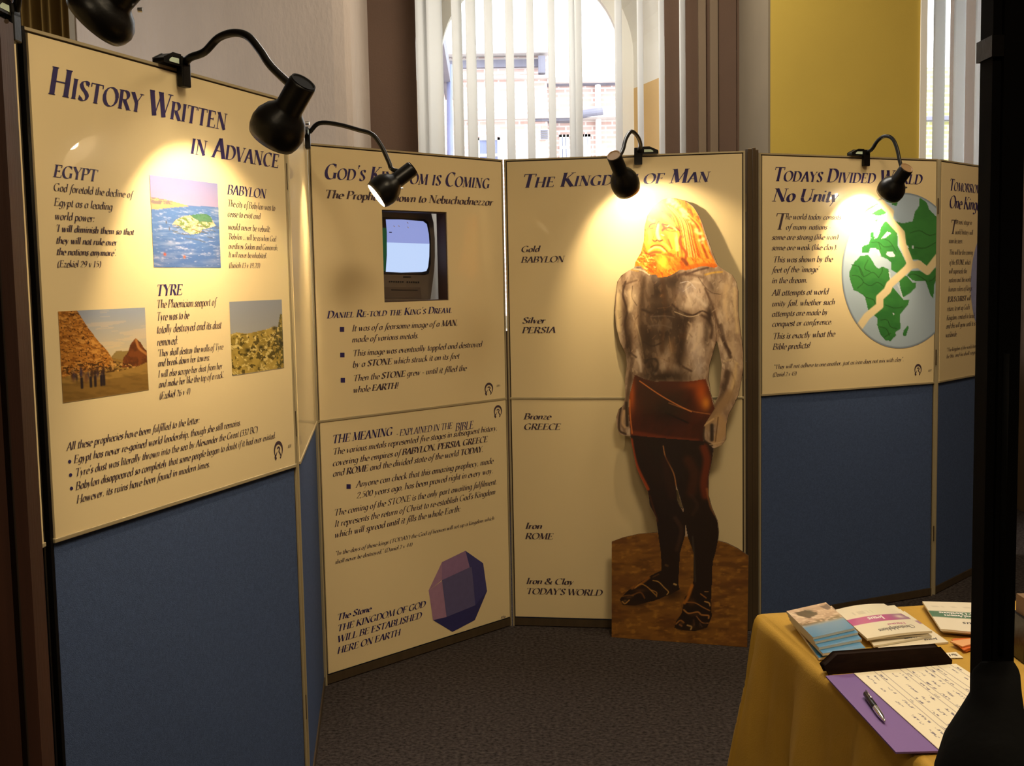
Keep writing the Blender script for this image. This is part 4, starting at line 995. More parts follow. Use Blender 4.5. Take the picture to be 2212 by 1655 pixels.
# bronze loin cloth
LC = T((235, 1355), (300, 1385), (380, 1405), (640, 1402), (742, 1385), (775, 1480), (800, 1580)) + Bc((708, 95), (640, 205), (632, 262), (640, 325), (480, 306), (370, 292), (280, 278), (180, 262), (168, 120), (172, 20))
cv.fill(LC, (70, 26, 9)); lm = cv.inside(LC)
cv.mix(lm * np.clip((cv.noise(10, 24, 51, 30) - .4) * 2, 0, .6), (56, 22, 8))
for x, y, rx, ry, c, a in ((710, 1480, 60, 130, (190, 84, 16), .85), (745, 1560, 40, 60, (226, 140, 40), .8), (215, 1500, 30, 150, (186, 84, 22), .9), (640, 1430, 80, 40, (160, 74, 22), .6), (470, 1600, 160, 130, (30, 12, 6), .9), (330, 1480, 90, 90, (52, 22, 10), .8)):
    (X_, Y_), = T((x, y)); m = lm.copy(); o_ = cv.C.copy(); cv.blob(X_, Y_, rx / 3.309, ry / 3.309, c, a); cv.C[~m] = o_[~m]
o_ = cv.C.copy()
cv.stroke(T((270, 1400), (400, 1490), (520, 1560), (640, 1620)), 2, (220, 130, 60), .9); cv.stroke(Bc((400, 120), (540, 185)), 3, (16, 8, 4), .9); cv.stroke(Bc((420, 60), (560, 110), (680, 130)), 2, (230, 150, 80), .5)
cv.stroke(Bc((185, 245), (300, 265), (420, 285), (600, 300)), 10, (120, 48, 18), .7); cv.stroke(Bc((175, 40), (178, 140), (190, 250)), 3, (216, 120, 50), .8)
cv.C[~lm] = o_[~lm]
# iron legs over an ochre ground
GD = Bc((62, 930), (130, 905), (230, 882), (300, 875), (352, 872), (728, 925), (780, 938), (850, 972), (920, 1020), (930, 1610), (50, 1600))
cv.fill(GD, (128, 84, 30)); gm = cv.inside(GD) | (PY > 1172)
cv.mix(gm * np.clip((cv.noise(34, 10, 61) - .45) * 3, 0, .75), (92, 56, 20)); cv.mix(gm * np.clip((cv.noise(12, 6, 62) - .55) * 3, 0, .7), (170, 118, 44)); cv.mix(gm * np.clip((cv.noise(60, 30, 63) - .5) * 2.5, 0, .5), (96, 56, 24))
LEG1 = Bc((178, 262), (430, 285), (460, 400), (466, 600), (480, 690), (520, 760), (525, 880), (490, 1000), (480, 1190), (488, 1230), (430, 1260), (330, 1300), (210, 1330), (130, 1325), (112, 1290), (160, 1240), (260, 1170), (340, 1125), (375, 1110), (370, 1000), (352, 872), (340, 780), (300, 700), (290, 620), (240, 520), (215, 460), (195, 370))
LEG2 = Bc((380, 280), (650, 300), (702, 345), (690, 420), (670, 520), (668, 640), (690, 720), (725, 800), (733, 870), (728, 925), (712, 1000), (695, 1060), (690, 1200), (685, 1300), (690, 1400), (660, 1470), (580, 1492), (500, 1485), (455, 1470), (465, 1430), (500, 1380), (520, 1280), (570, 1220), (575, 1150), (575, 1000), (540, 900), (520, 800), (512, 725), (480, 620), (450, 520), (400, 400))
for P in (LEG1, LEG2): cv.fill(P, (34, 20, 13))
legm = (cv.inside(LEG1) | cv.inside(LEG2)) & ~lm
o_ = cv.C.copy()
for P, w_, c, a in (([(185, 290), (200, 380), (225, 470), (290, 600)], 20, (176, 70, 20), .8), ([(240, 300), (300, 430), (360, 560)], 60, (40, 20, 12), .5), ([(640, 340), (660, 420), (640, 560), (650, 640)], 50, (120, 46, 16), .75), ([(540, 420), (580, 500), (560, 620)], 60, (76, 34, 16), .6), ([(660, 600), (680, 700), (710, 760)], 16, (150, 96, 50), .7), ([(385, 330), (400, 400), (450, 500), (466, 580), (480, 650), (505, 720)], 7, (200, 132, 72), .75), ([(460, 780), (500, 860), (470, 980)], 26, (70, 44, 30), .6), ([(400, 420), (420, 560), (440, 640)], 50, (52, 26, 16), .6), ([(570, 900), (580, 1050), (585, 1180)], 12, (70, 62, 52), .6), ([(300, 640), (330, 740), (350, 800)], 10, (90, 44, 20), .6), ([(560, 640), (600, 700), (570, 760)], 22, (60, 36, 26), .6)):
    cv.stroke(Bc(*P), w_ / 2.903, c, a)
cv.C[~legm] = o_[~legm]
F8 = lambda *P: [(1320 + x / 6.62, 1150 + y / 6.62) for x, y in P]
cv.blob(1452, 1285, 26, 14, (44, 26, 12), .8); cv.blob(1370, 1305, 30, 8, (50, 30, 12), .7); cv.blob(1498, 1357, 34, 8, (46, 28, 12), .7)
for P, w_, c in (([(540, 650), (420, 740), (300, 800)], 26, (150, 92, 30)), ([(340, 800), (420, 740), (500, 770), (560, 820), (640, 900)], 9, (196, 140, 60)), ([(600, 690), (680, 710), (760, 790), (820, 850), (800, 890)], 9, (206, 156, 80)), ([(300, 900), (420, 860), (480, 940)], 14, (120, 72, 28)), ([(160, 990), (200, 1020), (260, 970)], 12, (190, 140, 70)), ([(150, 920), (250, 900), (320, 910)], 10, (130, 86, 36)), ([(560, 820), (650, 860), (650, 920)], 8, (190, 134, 66)), ([(900, 740), (930, 750)], 16, (220, 180, 110)), ([(780, 470), (810, 480)], 20, (90, 62, 34)), ([(600, 640), (680, 600)], 12, (96, 62, 30)),
               ([(1160, 760), (1100, 930), (1050, 1010)], 30, (186, 112, 32)), ([(1280, 880), (1320, 910), (1360, 940)], 10, (170, 110, 50)), ([(1340, 990), (1400, 1010), (1415, 1050)], 12, (214, 160, 86)), ([(1080, 1000), (1200, 1010), (1310, 1070), (1410, 1120)], 10, (176, 116, 54)), ([(1040, 1110), (1110, 1160), (1240, 1140), (1290, 1180), (1390, 1190), (1395, 1230)], 14, (196, 132, 62)), ([(1220, 1200), (1300, 1290), (1390, 1300)], 9, (170, 110, 60)), ([(930, 1310), (990, 1260), (1040, 1290)], 14, (170, 110, 50)), ([(1090, 1330), (1150, 1350), (1140, 1390)], 14, (200, 160, 100)), ([(980, 1320), (1010, 1340)], 16, (150, 96, 60)), ([(1180, 1250), (1190, 1320)], 14, (70, 44, 30)), ([(1270, 1300), (1300, 1350)], 12, (80, 60, 50)), ([(940, 1380), (1010, 1400)], 10, (70, 46, 26)), ([(1340, 850), (1390, 850)], 8, (190, 140, 80))):
    cv.stroke(F8(*P), w_ * 1.5 / 6.62, c, .85)
for x, y, rx, ry, c in ((420, 830, 110, 30, (104, 64, 28)), (250, 930, 60, 26, (110, 72, 36)), (1150, 1000, 60, 60, (112, 68, 28)), (1200, 1180, 90, 30, (84, 52, 28)), (1010, 1300, 40, 24, (112, 74, 38)), (1180, 1330, 24, 40, (96, 66, 44)), (1270, 1330, 20, 34, (78, 56, 44)), (1350, 1310, 20, 30, (70, 50, 40)), (200, 980, 30, 18, (150, 108, 60))):
    (X_, Y_), = F8((x, y)); cv.blob(X_, Y_, rx / 6.62, ry / 6.62, c, .6)
# gold head
HD = Hc((600, 120), (750, 130), (950, 190), (1100, 320), (1210, 520), (1260, 720), (1330, 930), (1400, 1120), (1500, 1310), (1440, 1330), (1300, 1300), (1200, 1310), (1080, 1345), (960, 1370), (860, 1360), (780, 1410), (680, 1470), (560, 1490), (490, 1495), (440, 1440), (330, 1440), (230, 1340), (190, 1295), (90, 1305), (80, 1250), (200, 1060), (240, 850), (250, 600), (300, 430), (420, 220))
hm = cv.inside(HD); hb = cv.C.copy()
cv.fill(HD, (222, 122, 20)); cv.mix(hm * np.clip((cv.noise(5, 14, 71, -35) - .45) * 3, 0, .7), (248, 170, 60)); cv.mix(hm * np.clip((cv.noise(3.5, 10, 72, -30) - .54) * 5, 0, .8), (160, 66, 8))
for i in range(26):                                    # flowing hair
    t = i / 25; x0 = 600 + 420 * t; y0 = 230 + 160 * t
    P = [(x0 - 60, y0), (x0 + 120 + 60 * t, y0 + 230), (x0 + 190 + 60 * t, y0 + 520), (x0 + 200 + 170 * t, y0 + 900 - 120 * t)]
    cv.stroke(Hc(*P), rnd.uniform(1, 2.6), rnd.choice([(255, 206, 130), (176, 76, 10), (255, 180, 70), (150, 60, 8), (250, 150, 40)]), .75)
for i in range(60):
    t = rnd.random(); x = 640 + 600 * t + rnd.uniform(-20, 60); y = 170 + 700 * t ** 1.4 + rnd.uniform(-50, 40)
    (X_, Y_), = Hc((x, y)); cv.blob(X_, Y_, 4.2, 3.4, (255, 206, 140), .75)
FACE = Hc((450, 340), (350, 440), (300, 560), (270, 760), (255, 930), (300, 1060), (360, 1130), (560, 1100), (660, 1060), (760, 1100), (850, 1010), (862, 860), (830, 690), (740, 540), (640, 420), (540, 355))
cv.fill(FACE, (228, 156, 40)); fm = cv.inside(FACE); cv.mix(fm * np.clip((cv.noise(3, 6, 73) - .5) * 3, 0, .5), (246, 178, 46))
def hs_(P, w_, c, a=.9): cv.stroke(Hc(*P), w_ * 1.25 / 7.88, c, min(1, a * 1.1))
RD, DKB = (176, 66, 12), (74, 24, 4)
hs_([(430, 420), (520, 380), (620, 400), (680, 440)], 70, (190, 92, 28)); hs_([(400, 460), (480, 500), (580, 480)], 40, (206, 108, 32), .8); hs_([(470, 340), (560, 370)], 26, DKB, .7)
hs_([(520, 520), (540, 620), (600, 660)], 60, (214, 112, 28), .85); hs_([(560, 700), (600, 780), (660, 850), (680, 920)], 70, (222, 128, 34), .85)
hs_([(330, 640), (360, 590), (440, 570)], 16, DKB); hs_([(310, 660), (300, 740)], 12, DKB, .7); hs_([(340, 660), (400, 665)], 26, (214, 120, 50)); hs_([(350, 655), (400, 650)], 8, DKB)
hs_([(560, 580), (640, 600), (740, 590), (800, 650), (850, 700)], 16, DKB, .85); hs_([(600, 660), (660, 640), (730, 665)], 20, (150, 60, 16)); hs_([(640, 630), (700, 600), (800, 690)], 14, (255, 236, 150)); hs_([(620, 680), (700, 710), (780, 700)], 12, RD)
hs_([(480, 600), (470, 700), (480, 780), (500, 830)], 50, (255, 248, 150)); hs_([(440, 600), (415, 740), (420, 830)], 12, (238, 206, 60)); hs_([(370, 840), (430, 880), (470, 855), (510, 875), (560, 855)], 16, DKB, .85); hs_([(540, 760), (580, 780)], 14, (255, 240, 160))
hs_([(360, 980), (430, 945), (530, 950), (590, 1000), (640, 1050)], 18, (142, 60, 14), .95); hs_([(330, 1040), (420, 985), (520, 990), (600, 1050)], 26, (255, 226, 130)); hs_([(340, 1090), (430, 1060), (530, 1070)], 34, (190, 80, 24)); hs_([(430, 900), (520, 910)], 26, (226, 140, 50), .8)
hs_([(780, 760), (800, 880), (810, 1020)], 50, (255, 236, 130), .85); hs_([(680, 800), (720, 900), (740, 1000)], 40, (248, 190, 60), .7); hs_([(580, 440), (680, 540), (760, 600)], 60, (253, 214, 70), .8); hs_([(620, 400), (740, 520), (820, 640), (870, 690)], 9, (170, 84, 16))
for P, w_, c in (([(330, 500), (390, 540), (420, 520)], 40, (246, 206, 90)), ([(600, 470), (660, 520), (720, 580)], 60, (250, 214, 70)), ([(330, 720), (350, 800), (340, 900)], 60, (246, 210, 80)), ([(690, 740), (760, 760), (720, 840)], 50, (244, 200, 60)), ([(560, 900), (640, 960), (680, 1020)], 30, (246, 206, 90))): hs_(P, w_, c, .75)
for P, w_, c in (([(500, 540), (470, 570), (450, 640)], 14, (110, 44, 10)), ([(450, 640), (425, 740), (405, 820)], 9, (150, 74, 14)), ([(560, 590), (590, 650), (560, 690)], 26, (120, 44, 10)), ([(660, 850), (690, 930), (720, 1000)], 18, (170, 84, 18)), ([(300, 760), (310, 860)], 12, (190, 120, 30)), ([(280, 1080), (340, 1120), (430, 1110)], 26, (140, 56, 12)), ([(560, 1100), (650, 1110), (740, 1130)], 22, (170, 80, 16))): hs_(P, w_, c, .8)
hs_([(870, 800), (850, 880), (880, 960), (960, 1080), (950, 1200), (980, 1290)], 34, (156, 70, 18), .85); hs_([(900, 1180), (970, 1260)], 46, (116, 48, 12), .8)
(X_, Y_), = Hc((570, 1230)); cv.blob(X_, Y_, 13, 18, (255, 222, 60), .95); (X_, Y_), = Hc((400, 1240)); cv.blob(X_, Y_, 9, 14, (220, 100, 20), .7)
for i in range(75):
    x, y = rnd.uniform(110, 420), rnd.uniform(1080, 1420)
    if x < 460 - (1420 - y) * .2: hs_([(x, y), (x + 14, y + 16), (x + 30, y + 14)], rnd.uniform(8, 15), rnd.choice([(164, 74, 16), (255, 214, 120), (190, 90, 20), (246, 180, 60)]), .85)
for i in range(60):
    x = rnd.uniform(420, 1500); y = 1440 - (x - 420) * .13 + rnd.uniform(-60, 20); hs_([(x, y), (x + 12, y + 26)], rnd.uniform(8, 16), rnd.choice([(170, 74, 14), (206, 96, 16), (240, 150, 40)]), .7)
hs_([(820, 1310), (900, 1350), (980, 1345), (1100, 1300), (1300, 1290), (1480, 1290)], 60, (200, 96, 14), .7)
cv.C[~hm] = hb[~hm]
# drawn contour lines of the body
for P in (T((95, 900), (100, 800), (112, 690), (150, 640)), T((975, 760), (978, 900), (1000, 1100)), T((810, 960), (818, 1100), (790, 1200))): cv.stroke(P, 1.8, (84, 60, 44), .7)
col = cv.linear().reshape(NYg, NXg, 4)
insd = inn.reshape(NYg, NXg)
allow = np.zeros_like(insd)
cell = insd[:-1, :-1] | insd[1:, :-1] | insd[:-1, 1:] | insd[1:, 1:]
cc = insd[:-1, :-1].astype(int) + insd[1:, :-1] + insd[:-1, 1:] + insd[1:, 1:]
cell = cc >= 2
PYc = PY.reshape(NYg, NXg)[:-1, :-1]; hm2 = hm.reshape(NYg, NXg)[:-1, :-1]; lm2 = lm.reshape(NYg, NXg)[:-1, :-1]; leg2 = legm.reshape(NYg, NXg)[:-1, :-1]; g2m = gm.reshape(NYg, NXg)[:-1, :-1]
region = np.where(hm2, 0, np.where(lm2, 2, np.where(leg2, 3, np.where(g2m & (PYc > 1140), 4, 1))))
segs = []
for ring_ in [uv] + hs:
    for a, b_ in zip(ring_, ring_[1:] + ring_[:1]): segs.append((a, b_))
U2, V2 = UU.copy(), VV.copy()
vm = np.zeros((NYg, NXg), bool); vm[:-1, :-1] |= cell; vm[1:, :-1] |= cell; vm[:-1, 1:] |= cell; vm[1:, 1:] |= cell
full = np.zeros((NYg, NXg), int); full[:-1, :-1] += cell; full[1:, :-1] += cell; full[:-1, 1:] += cell; full[1:, 1:] += cell
bj, bi = np.where(vm & (full < 4))
for j, i in zip(bj, bi):                               # snap the rim of the grid to the drawn outline
    x, y = UU[j, i], VV[j, i]; best = (1e9, x, y)
    for (ax, ay), (bx_, by_) in segs:
        if min(ax, bx_) - .01 > x or max(ax, bx_) + .01 < x or min(ay, by_) - .01 > y or max(ay, by_) + .01 < y: continue
        dx, dy = bx_ - ax, by_ - ay; t = max(0, min(1, ((x - ax) * dx + (y - ay) * dy) / (dx * dx + dy * dy + 1e-12)))
        d_ = math.hypot(x - ax - t * dx, y - ay - t * dy)
        if d_ < best[0]: best = (d_, ax + t * dx, ay + t * dy)
    if best[0] < .006: U2[j, i], V2[j, i] = best[1], max(best[2], 0)
fig = empty('cutout_figure', f0.lerp(f1, .5), 'life-size painted cut-out of a bearded statue man with golden head, standing before the boards', 'cut-out figure')
M_PAINT = vcmat('painted_board_face', .42, coat=.35)
M_PLYE = mat('dark_plywood_edge', S(70, 48, 30), .8, var=.2, vscale=40)
# the board itself: outline with its openings, given real thickness
b = MB()
def wpt(u, v, off): return f0 + fd * u + fu * v + fn * off
from mathutils.geometry import tessellate_polygon
rings = [uv] + hs
flatp = [p for r_ in rings for p in r_]
tris = tessellate_polygon([[Vector((p[0], p[1], 0)) for p in r_] for r_ in rings])
nfp = len(flatp)
b.V = [wpt(p[0], p[1], -.0006) for p in flatp] + [wpt(p[0], p[1], -TH) for p in flatp]
for t in tris: b.F.append(list(t)); b.F.append([nfp + i for i in reversed(t)])
k = 0
for r_ in rings:
    for i in range(len(r_)):
        j = (i + 1) % len(r_); b.F.append([k + i, k + j, nfp + k + j, nfp + k + i])
    k += len(r_)
b.build('board', M_PLYE, fig)
for rid, nm in ((0, 'head_painting'), (1, 'torso_painting'), (2, 'loincloth_painting'), (3, 'legs_painting'), (4, 'ground_painting')):
    jj, ii = np.where(cell & (region == rid))
    q4 = np.stack([jj * NXg + ii, jj * NXg + ii + 1, (jj + 1) * NXg + ii + 1, (jj + 1) * NXg + ii], 1)
    used, invx = np.unique(q4, return_inverse=True)
    uu, vv = U2.ravel()[used], V2.ravel()[used]
    WV = np.array(f0)[None] + np.outer(uu, np.array(fd)) + np.outer(vv, np.array(fu))
    inv = np.array(wm(fig).inverted())
    WV = WV @ inv[:3, :3].T + inv[:3, 3]
    me = bpy.data.meshes.new(nm); me.from_pydata(WV.tolist(), [], invx.reshape(-1, 4).tolist())
    a_ = me.color_attributes.new('paint', 'FLOAT_COLOR', 'POINT'); a_.data.foreach_set('color', col.reshape(-1, 4)[used].astype(np.float32).ravel())
    me.materials.append(M_PAINT); o = bpy.data.objects.new(nm, me); COL.objects.link(o); o.parent = fig
    o['label'] = {0: 'golden bearded head and hair', 1: 'silver-grey bare torso and arms', 2: 'bronze-brown loincloth', 3: 'dark iron legs with strapped sandals', 4: 'ochre painted ground'}[rid]
# struts that hold it up behind
for s_ in (.12, .42):
    p = f0 + fd * s_ - fn * (TH + .001); q_ = p - fh * .05; q_.z = .001; p.z = .001
    MB().prism([p, q_, p + fu * .3], fd * .012).build('rear_strut', M_PLYE, fig)

# ------------------------------------------------------------------ clip-on spot lamps
M_BULB = mat('glowing_bulb', S(255, 240, 210), .4, emit=(1, .84, .6, 1), estr=110)
M_BULB0 = mat('dimmer_bulb', S(255, 240, 210), .4, emit=(1, .84, .6, 1), estr=8)
M_CAPB = mat('matt_black_cap', S(12, 11, 10), .8, spec=.1, var=.1)
M_CAPIN = mat('warm_grey_cap_disc', S(150, 120, 84), .5, var=.1)
M_LABEL = mat('pale_green_white_label', S(206, 226, 206), .5, var=.05)
M_CHROME = mat('bright_chrome', S(220, 220, 220), .15, 1)
LAMPC = (1, .76, .44)
def lamp(B, cp, neck, K, O, label, power, diam=.1, lever=-1, cap=False, size=96, nr=.0075, bulb=None):
    a, z_ = B.hit(*cp)
    p = B.pt(a, HT)
    t = empty('clip_spotlight', p, label, 'lamp', 'clip-on spotlights along the tops of the boards', B.th)
    L = lambda mb, n, m, par=None: mb.build(n, m, par or t, local=True)
    # local frame of the lamp empty: x along the board, -y towards the viewer
    cl = MB().box(-.016, .016, -.022, -.0045, -.042, .012).box(-.016, .016, .0255, .036, -.042, .012).box(-.016, .016, -.022, .036, .0015, .026)
    o = L(cl, 'clamp', M_BLACK); bevel(o, .003)
    s = lever
    lv = MB(); ring_ = [(s * .016, -.018, .0035), (s * .016, -.018, .027), (s * .045, -.018, .027), (s * .078, -.018, .012), (s * .078, -.018, .0035)]
    lv.prism(ring_, (0, .03, 0)); o = L(lv, 'clamp_lever', M_BLACK); bevel(o, .002)
    lb = MB(); lb.prism([(s * .024, -.0188, .0065), (s * .024, -.0188, .018), (s * .05, -.0188, .0175), (s * .06, -.0188, .011), (s * .06, -.0188, .0065)], (0, .0006, 0)); L(lb, 'label', M_LABEL, o)
    K3, O3 = at(*K), at(*O)
    ax = (O3 - K3).normalized(); ln = (O3 - K3).length
    st = B.pt(a, HT + .014, .02)
    n = len(neck); att = K3 + ax * ln * .16
    P = [st]
    for i, (x, y) in enumerate(neck):
        f = (i + 1) / (n + 1); P.append(at(x, y, st.y * (1 - f) + att.y * f))
    P.append(att)
    MB().tube(spline(P, 5), nr, 14).build('gooseneck', M_BLACK, t, smooth=True)
    R_ = diam / 2; k = ln
    prof = [(0, .0), (0, R_ * .5), (.004, R_ * .54), (k * .42, R_ * .54), (k * .47, R_ * .6), (k * .56, R_ * .84), (k * .68, R_ * 1.02), (k * .8, R_ * 1.08), (k * .92, R_ * 1.04), (k, R_ * .96), (k, R_ * .9)]
    inn_ = [(k, R_ * .9), (k * .9, R_ * .97), (k * .78, R_ * .98), (k * .66, R_ * .9), (k * .56, R_ * .68), (k * .5, R_ * .3), (k * .5, .001)]
    hd = MB().lathe(K3, ax, prof, 44).build('lamp_shade', M_BLACK, t, smooth=True)
    MB().lathe(K3, ax, inn_, 44).build('reflector', M_WHITEIN, hd, smooth=True)
    MB().lathe(K3 - ax * .0008, ax, [(0, 0.0001), (0, R_ * .42), (-.0015, R_ * .44), (-.0015, R_ * .5), (0.0005, R_ * .5)], 36).build('cap_disc', M_CAPIN if cap else M_CAPB, hd)
    side = ax.orthogonal().normalized()
    MB().tube([K3 + ax * k * .72 + RT * R_ * .98, K3 + ax * k * .72 + RT * R_ * 1.12], .004, 10).build('rim_glint_stud', M_CHROME, hd)  # chrome stud added as the glint on the shade's right rim
    c = K3 + ax * k * .78
    bb = MB(); rb = .019
    bb.lathe(c - ax * rb, ax, [(rb - rb * math.cos(math.pi * i / 10), max(.0003, rb * math.sin(math.pi * i / 10))) for i in range(11)], 20)
    bb.build('bulb', bulb or M_BULB, t, smooth=True)
    d = bpy.data.lights.new('lamp_light', 'SPOT'); d.energy = power; d.color = LAMPC; d.spot_size = R(size); d.spot_blend = .4; d.shadow_soft_size = .012
    lo = bpy.data.objects.new('lamp_light', d); COL.objects.link(lo); lo.parent = t
    lo.matrix_basis = wm(t).inverted() @ Matrix.Translation(K3 + ax * k * .90) @ ax.to_track_quat('-Z', 'Y').to_matrix().to_4x4()
    return t
lamp(B1, (386, 150), [(412, 124), (442, 112), (472, 82), (506, 71), (536, 79), (562, 109), (588, 146)], (655, 178, 2.50), (587, 300, 2.56), 'black spotlight clipped to the History Written in Advance board, gooseneck arched', 30, .112, nr=.0088, size=102)
lamp(BN, (656, 300), [(690, 266), (730, 269), (775, 281), (805, 291), (825, 318), (840, 350), (848, 366)], (891, 364, 3.88), (813, 423, 3.85), 'black spotlight with glowing mouth overlapping the God\'s Kingdom heading', 20, .098)
lamp(B3, (1379, 335), [(1384, 315), (1378, 296), (1364, 284), (1352, 300), (1345, 325)], (1326, 336, 4.34), (1356, 410, 4.46), 'black spotlight above The Kingdom of Man heading, pointing down right', 17, .102, size=106, lever=1, cap=True)
lamp(B4, (1866, 335), [(1884, 322), (1896, 304), (1912, 294), (1928, 300), (1938, 322), (1944, 350)], (1959, 363, 4.70), (1917, 421, 4.80), 'black spotlight above the cracked globe, neck in a tall arch', 36, .104, cap=True)
lamp(B0, (10, 5), [(60, -120), (130, -190), (220, -180), (270, -110)], (288, -48, 1.945), (203, 48, 1.965), 'large blurred black spotlight cut off by the top edge of the picture', 2, .112, size=80, bulb=M_BULB0)

# ------------------------------------------------------------------ dark brown upright at the far left and black post at the right
M_DWOOD = mat('dark_reddish_brown_wood', S(64, 38, 28), .5, var=.25, vscale=8, stretch=(6, 6, .4), bump=.05)
e = at_z(18, 46, 1.95)
p = at(19, 60, 1.12); p2 = at(-11, 60, 1.12)
cab = empty('wooden_upright', (p.x, 1.12, 0), 'dark reddish-brown upright at the far left edge, taller than the boards', 'partition')
MB().box(p2.x + .001, p.x, 1.10, 1.13, 0, 1.72).build('edge_strip', M_DWOOD, cab)
MB().box(p2.x - .006, p2.x + .001, 1.112, 1.13, 0, 1.72).build('groove', M_GROOVE, cab)
MB().box(p2.x - .32, p2.x - .006, 1.10, 1.13, 0, 1.72).build('panel', M_DWOOD, cab)
MB().tube([at(14, 46, 1.095), at(14, 46, 1.09)], .0022, 12).build('screw_head', M_CHROME, cab)
YP = 1.15
M_BLK2 = mat('matt_black_metal', S(5, 4, 4), .8, spec=.08, var=.2)
xa_, xb_ = at(2108, 700, YP + .03).x, at(2201, 700, YP).x
post = empty('black_post', ((xa_ + xb_) / 2, YP, 0), 'thick black upright post crossing the right side of the picture', 'post')
wd = xb_ - xa_
MB().box(xa_, xa_ + wd * .28, YP, YP + .03, 0, 2.3).build('left_profile', M_BLK2, post)
MB().box(xa_ + wd * .28, xa_ + wd * .31, YP + .004, YP + .03, 0, 2.3).build('seam', M_GROOVE, post)
MB().box(xa_ + wd * .31, xb_, YP - .004, YP + .03, 0, 2.3).build('right_profile', M_BLK2, post)
z1_, z0_ = at(2113, 78, YP).z, at(2113, 124, YP).z
MB().box(xa_ - .0025, xa_ + .01, YP - .004, YP + .034, z0_, z1_).build('clip', M_BLACK, post)
# black bag slung on the post, only its rounded shoulder shows
M_BAG = mat('black_bag_cloth', S(6, 6, 6), .9, spec=.1, bump=.1, bscale=60, var=.2)
b = MB(); yb = 1.07
rows = [(1430, 2118, 2190), (1446, 2102, 2200), (1458, 2099, 2203), (1500, 2099, 2204), (1530, 2086, 2206), (1565, 2070, 2212), (1610, 2050, 2222), (1680, 2030, 2240), (1780, 2022, 2250), (1880, 2034, 2240), (1930, 2060, 2215)]
n = 32
for k_, (py_, l_, r__) in enumerate(rows):
    dep = (.003, .006, .012)[k_] if k_ < 3 else .02 + .045 * min(1, max(0, (py_ - 1490) / 150)); yb = YP - .009 - dep
    A_, B_ = at(l_, py_, yb), at(r__, py_, yb); zz = A_.z * .5 + B_.z * .5; rr_ = (B_.x - A_.x) / 2
    for k in range(n):
        a = 2 * math.pi * k / n; b.V.append(Vector(((A_.x + B_.x) / 2 + rr_ * math.cos(a), yb + min(dep * math.sin(a), .06), zz)))
for i in range(len(rows) - 1):
    for k in range(n):
        k2 = (k + 1) % n; b.F.append([i * n + k, (i + 1) * n + k, (i + 1) * n + k2, i * n + k2])
b.F.append(list(range(n))); b.F.append([(len(rows) - 1) * n + k for k in reversed(range(n))])
cx0 = at(2150, 1560, yb); ztop = at(2150, 1448, yb).z
bag = empty('black_bag', (cx0.x, yb, at(2150, 1930, yb).z), 'black cloth bag hanging on the black post, bulging at its lower part', 'bag')
b.build('body', M_BAG, bag, smooth=True)
MB().tube([((xa_ + xb_) / 2, YP - .0085, ztop - .004), ((xa_ + xb_) / 2, YP - .0085, ztop + .16), ((xa_ + xb_) / 2, YP - .0085, ztop + .3)], .003, 8).build('strap', M_BAG, bag, smooth=True)

# ------------------------------------------------------------------ table with cloth
TA = R(6.2); TC = Vector((.527, 2.405, 0)); TZ = .745; TWI, TDE = 1.25, 1.15
tx, ty = Vector((math.cos(TA), math.sin(TA), 0)), Vector((math.sin(TA), -math.cos(TA), 0))
Mt = Matrix.Translation(TC)
tab = empty('table', TC + tx * TWI / 2 + ty * TDE / 2, 'table hidden under the mustard cloth in front of the black post', 'table', rotz=TA)
def tb(x0, x1, y0, y1, z0, z1):
    m = MB(); P = [TC + tx * x + ty * y + Vector((0, 0, z0)) for x, y in ((x0, y0), (x1, y0), (x1, y1), (x0, y1))]
    return m.prism(P, (0, 0, z1 - z0))
tb(.012, TWI - .012, .012, TDE - .012, TZ - .033, TZ - .006).build('tabletop', mat('beech_tabletop', S(170, 130, 84), .5, var=.1), tab)
for x in (.05, TWI - .09):
    for y in (.05, TDE - .09): tb(x, x + .04, y, y + .04, 0, TZ - .034).build('leg', M_DARKALU, tab)
M_CLOTH = mat('mustard_tablecloth', S(186, 146, 50), .85, bump=.12, bscale=320, var=.06, vscale=9)
nx, ny = 150, 150; D = .58; V, F = [], []
def cloth(u, v):
    cu_, cv_ = min(max(u, 0), TWI), min(max(v, 0), TDE)
    du, dv_ = u - cu_, v - cv_; d = math.hypot(du, dv_)
    if d < 1e-6: return TC + tx * u + ty * v + Vector((0, 0, TZ + .0007 * math.sin(u * 19 + v * 7)))
    dx, dy = du / d, dv_ / d; r = .018
    if d < r * 1.57: th = d / r; off, dz = r * math.sin(th), r * (1 - math.cos(th))
    else: off, dz = r, r + (d - r * 1.57)
    s = (cu_ + cv_) if True else 0; drop = min(1, dz / .45)
    s = cv_ - cu_ + math.atan2(dy, dx) * .25
    off += drop * (.032 * math.sin(s * 23 + 1.2) + .02 * math.sin(s * 47 + drop * 2) + .03) + .012 * math.sin(s * 61 + dz * 9) * drop + .007 * math.sin(s * 101 + dz * 17) * drop
    return TC + tx * (cu_ + dx * off) + ty * (cv_ + dy * off) + Vector((0, 0, TZ - dz))
def axis(n, L):
    e = int(n * .38); return list(np.linspace(-D, -.0001, e)) + list(np.linspace(0, L, n - 2 * e)) + list(np.linspace(L + .0001, L + D, e))
AX, AY = axis(nx, TWI), axis(ny, TDE)
for v in AY:
    for u in AX: V.append(cloth(u, v))
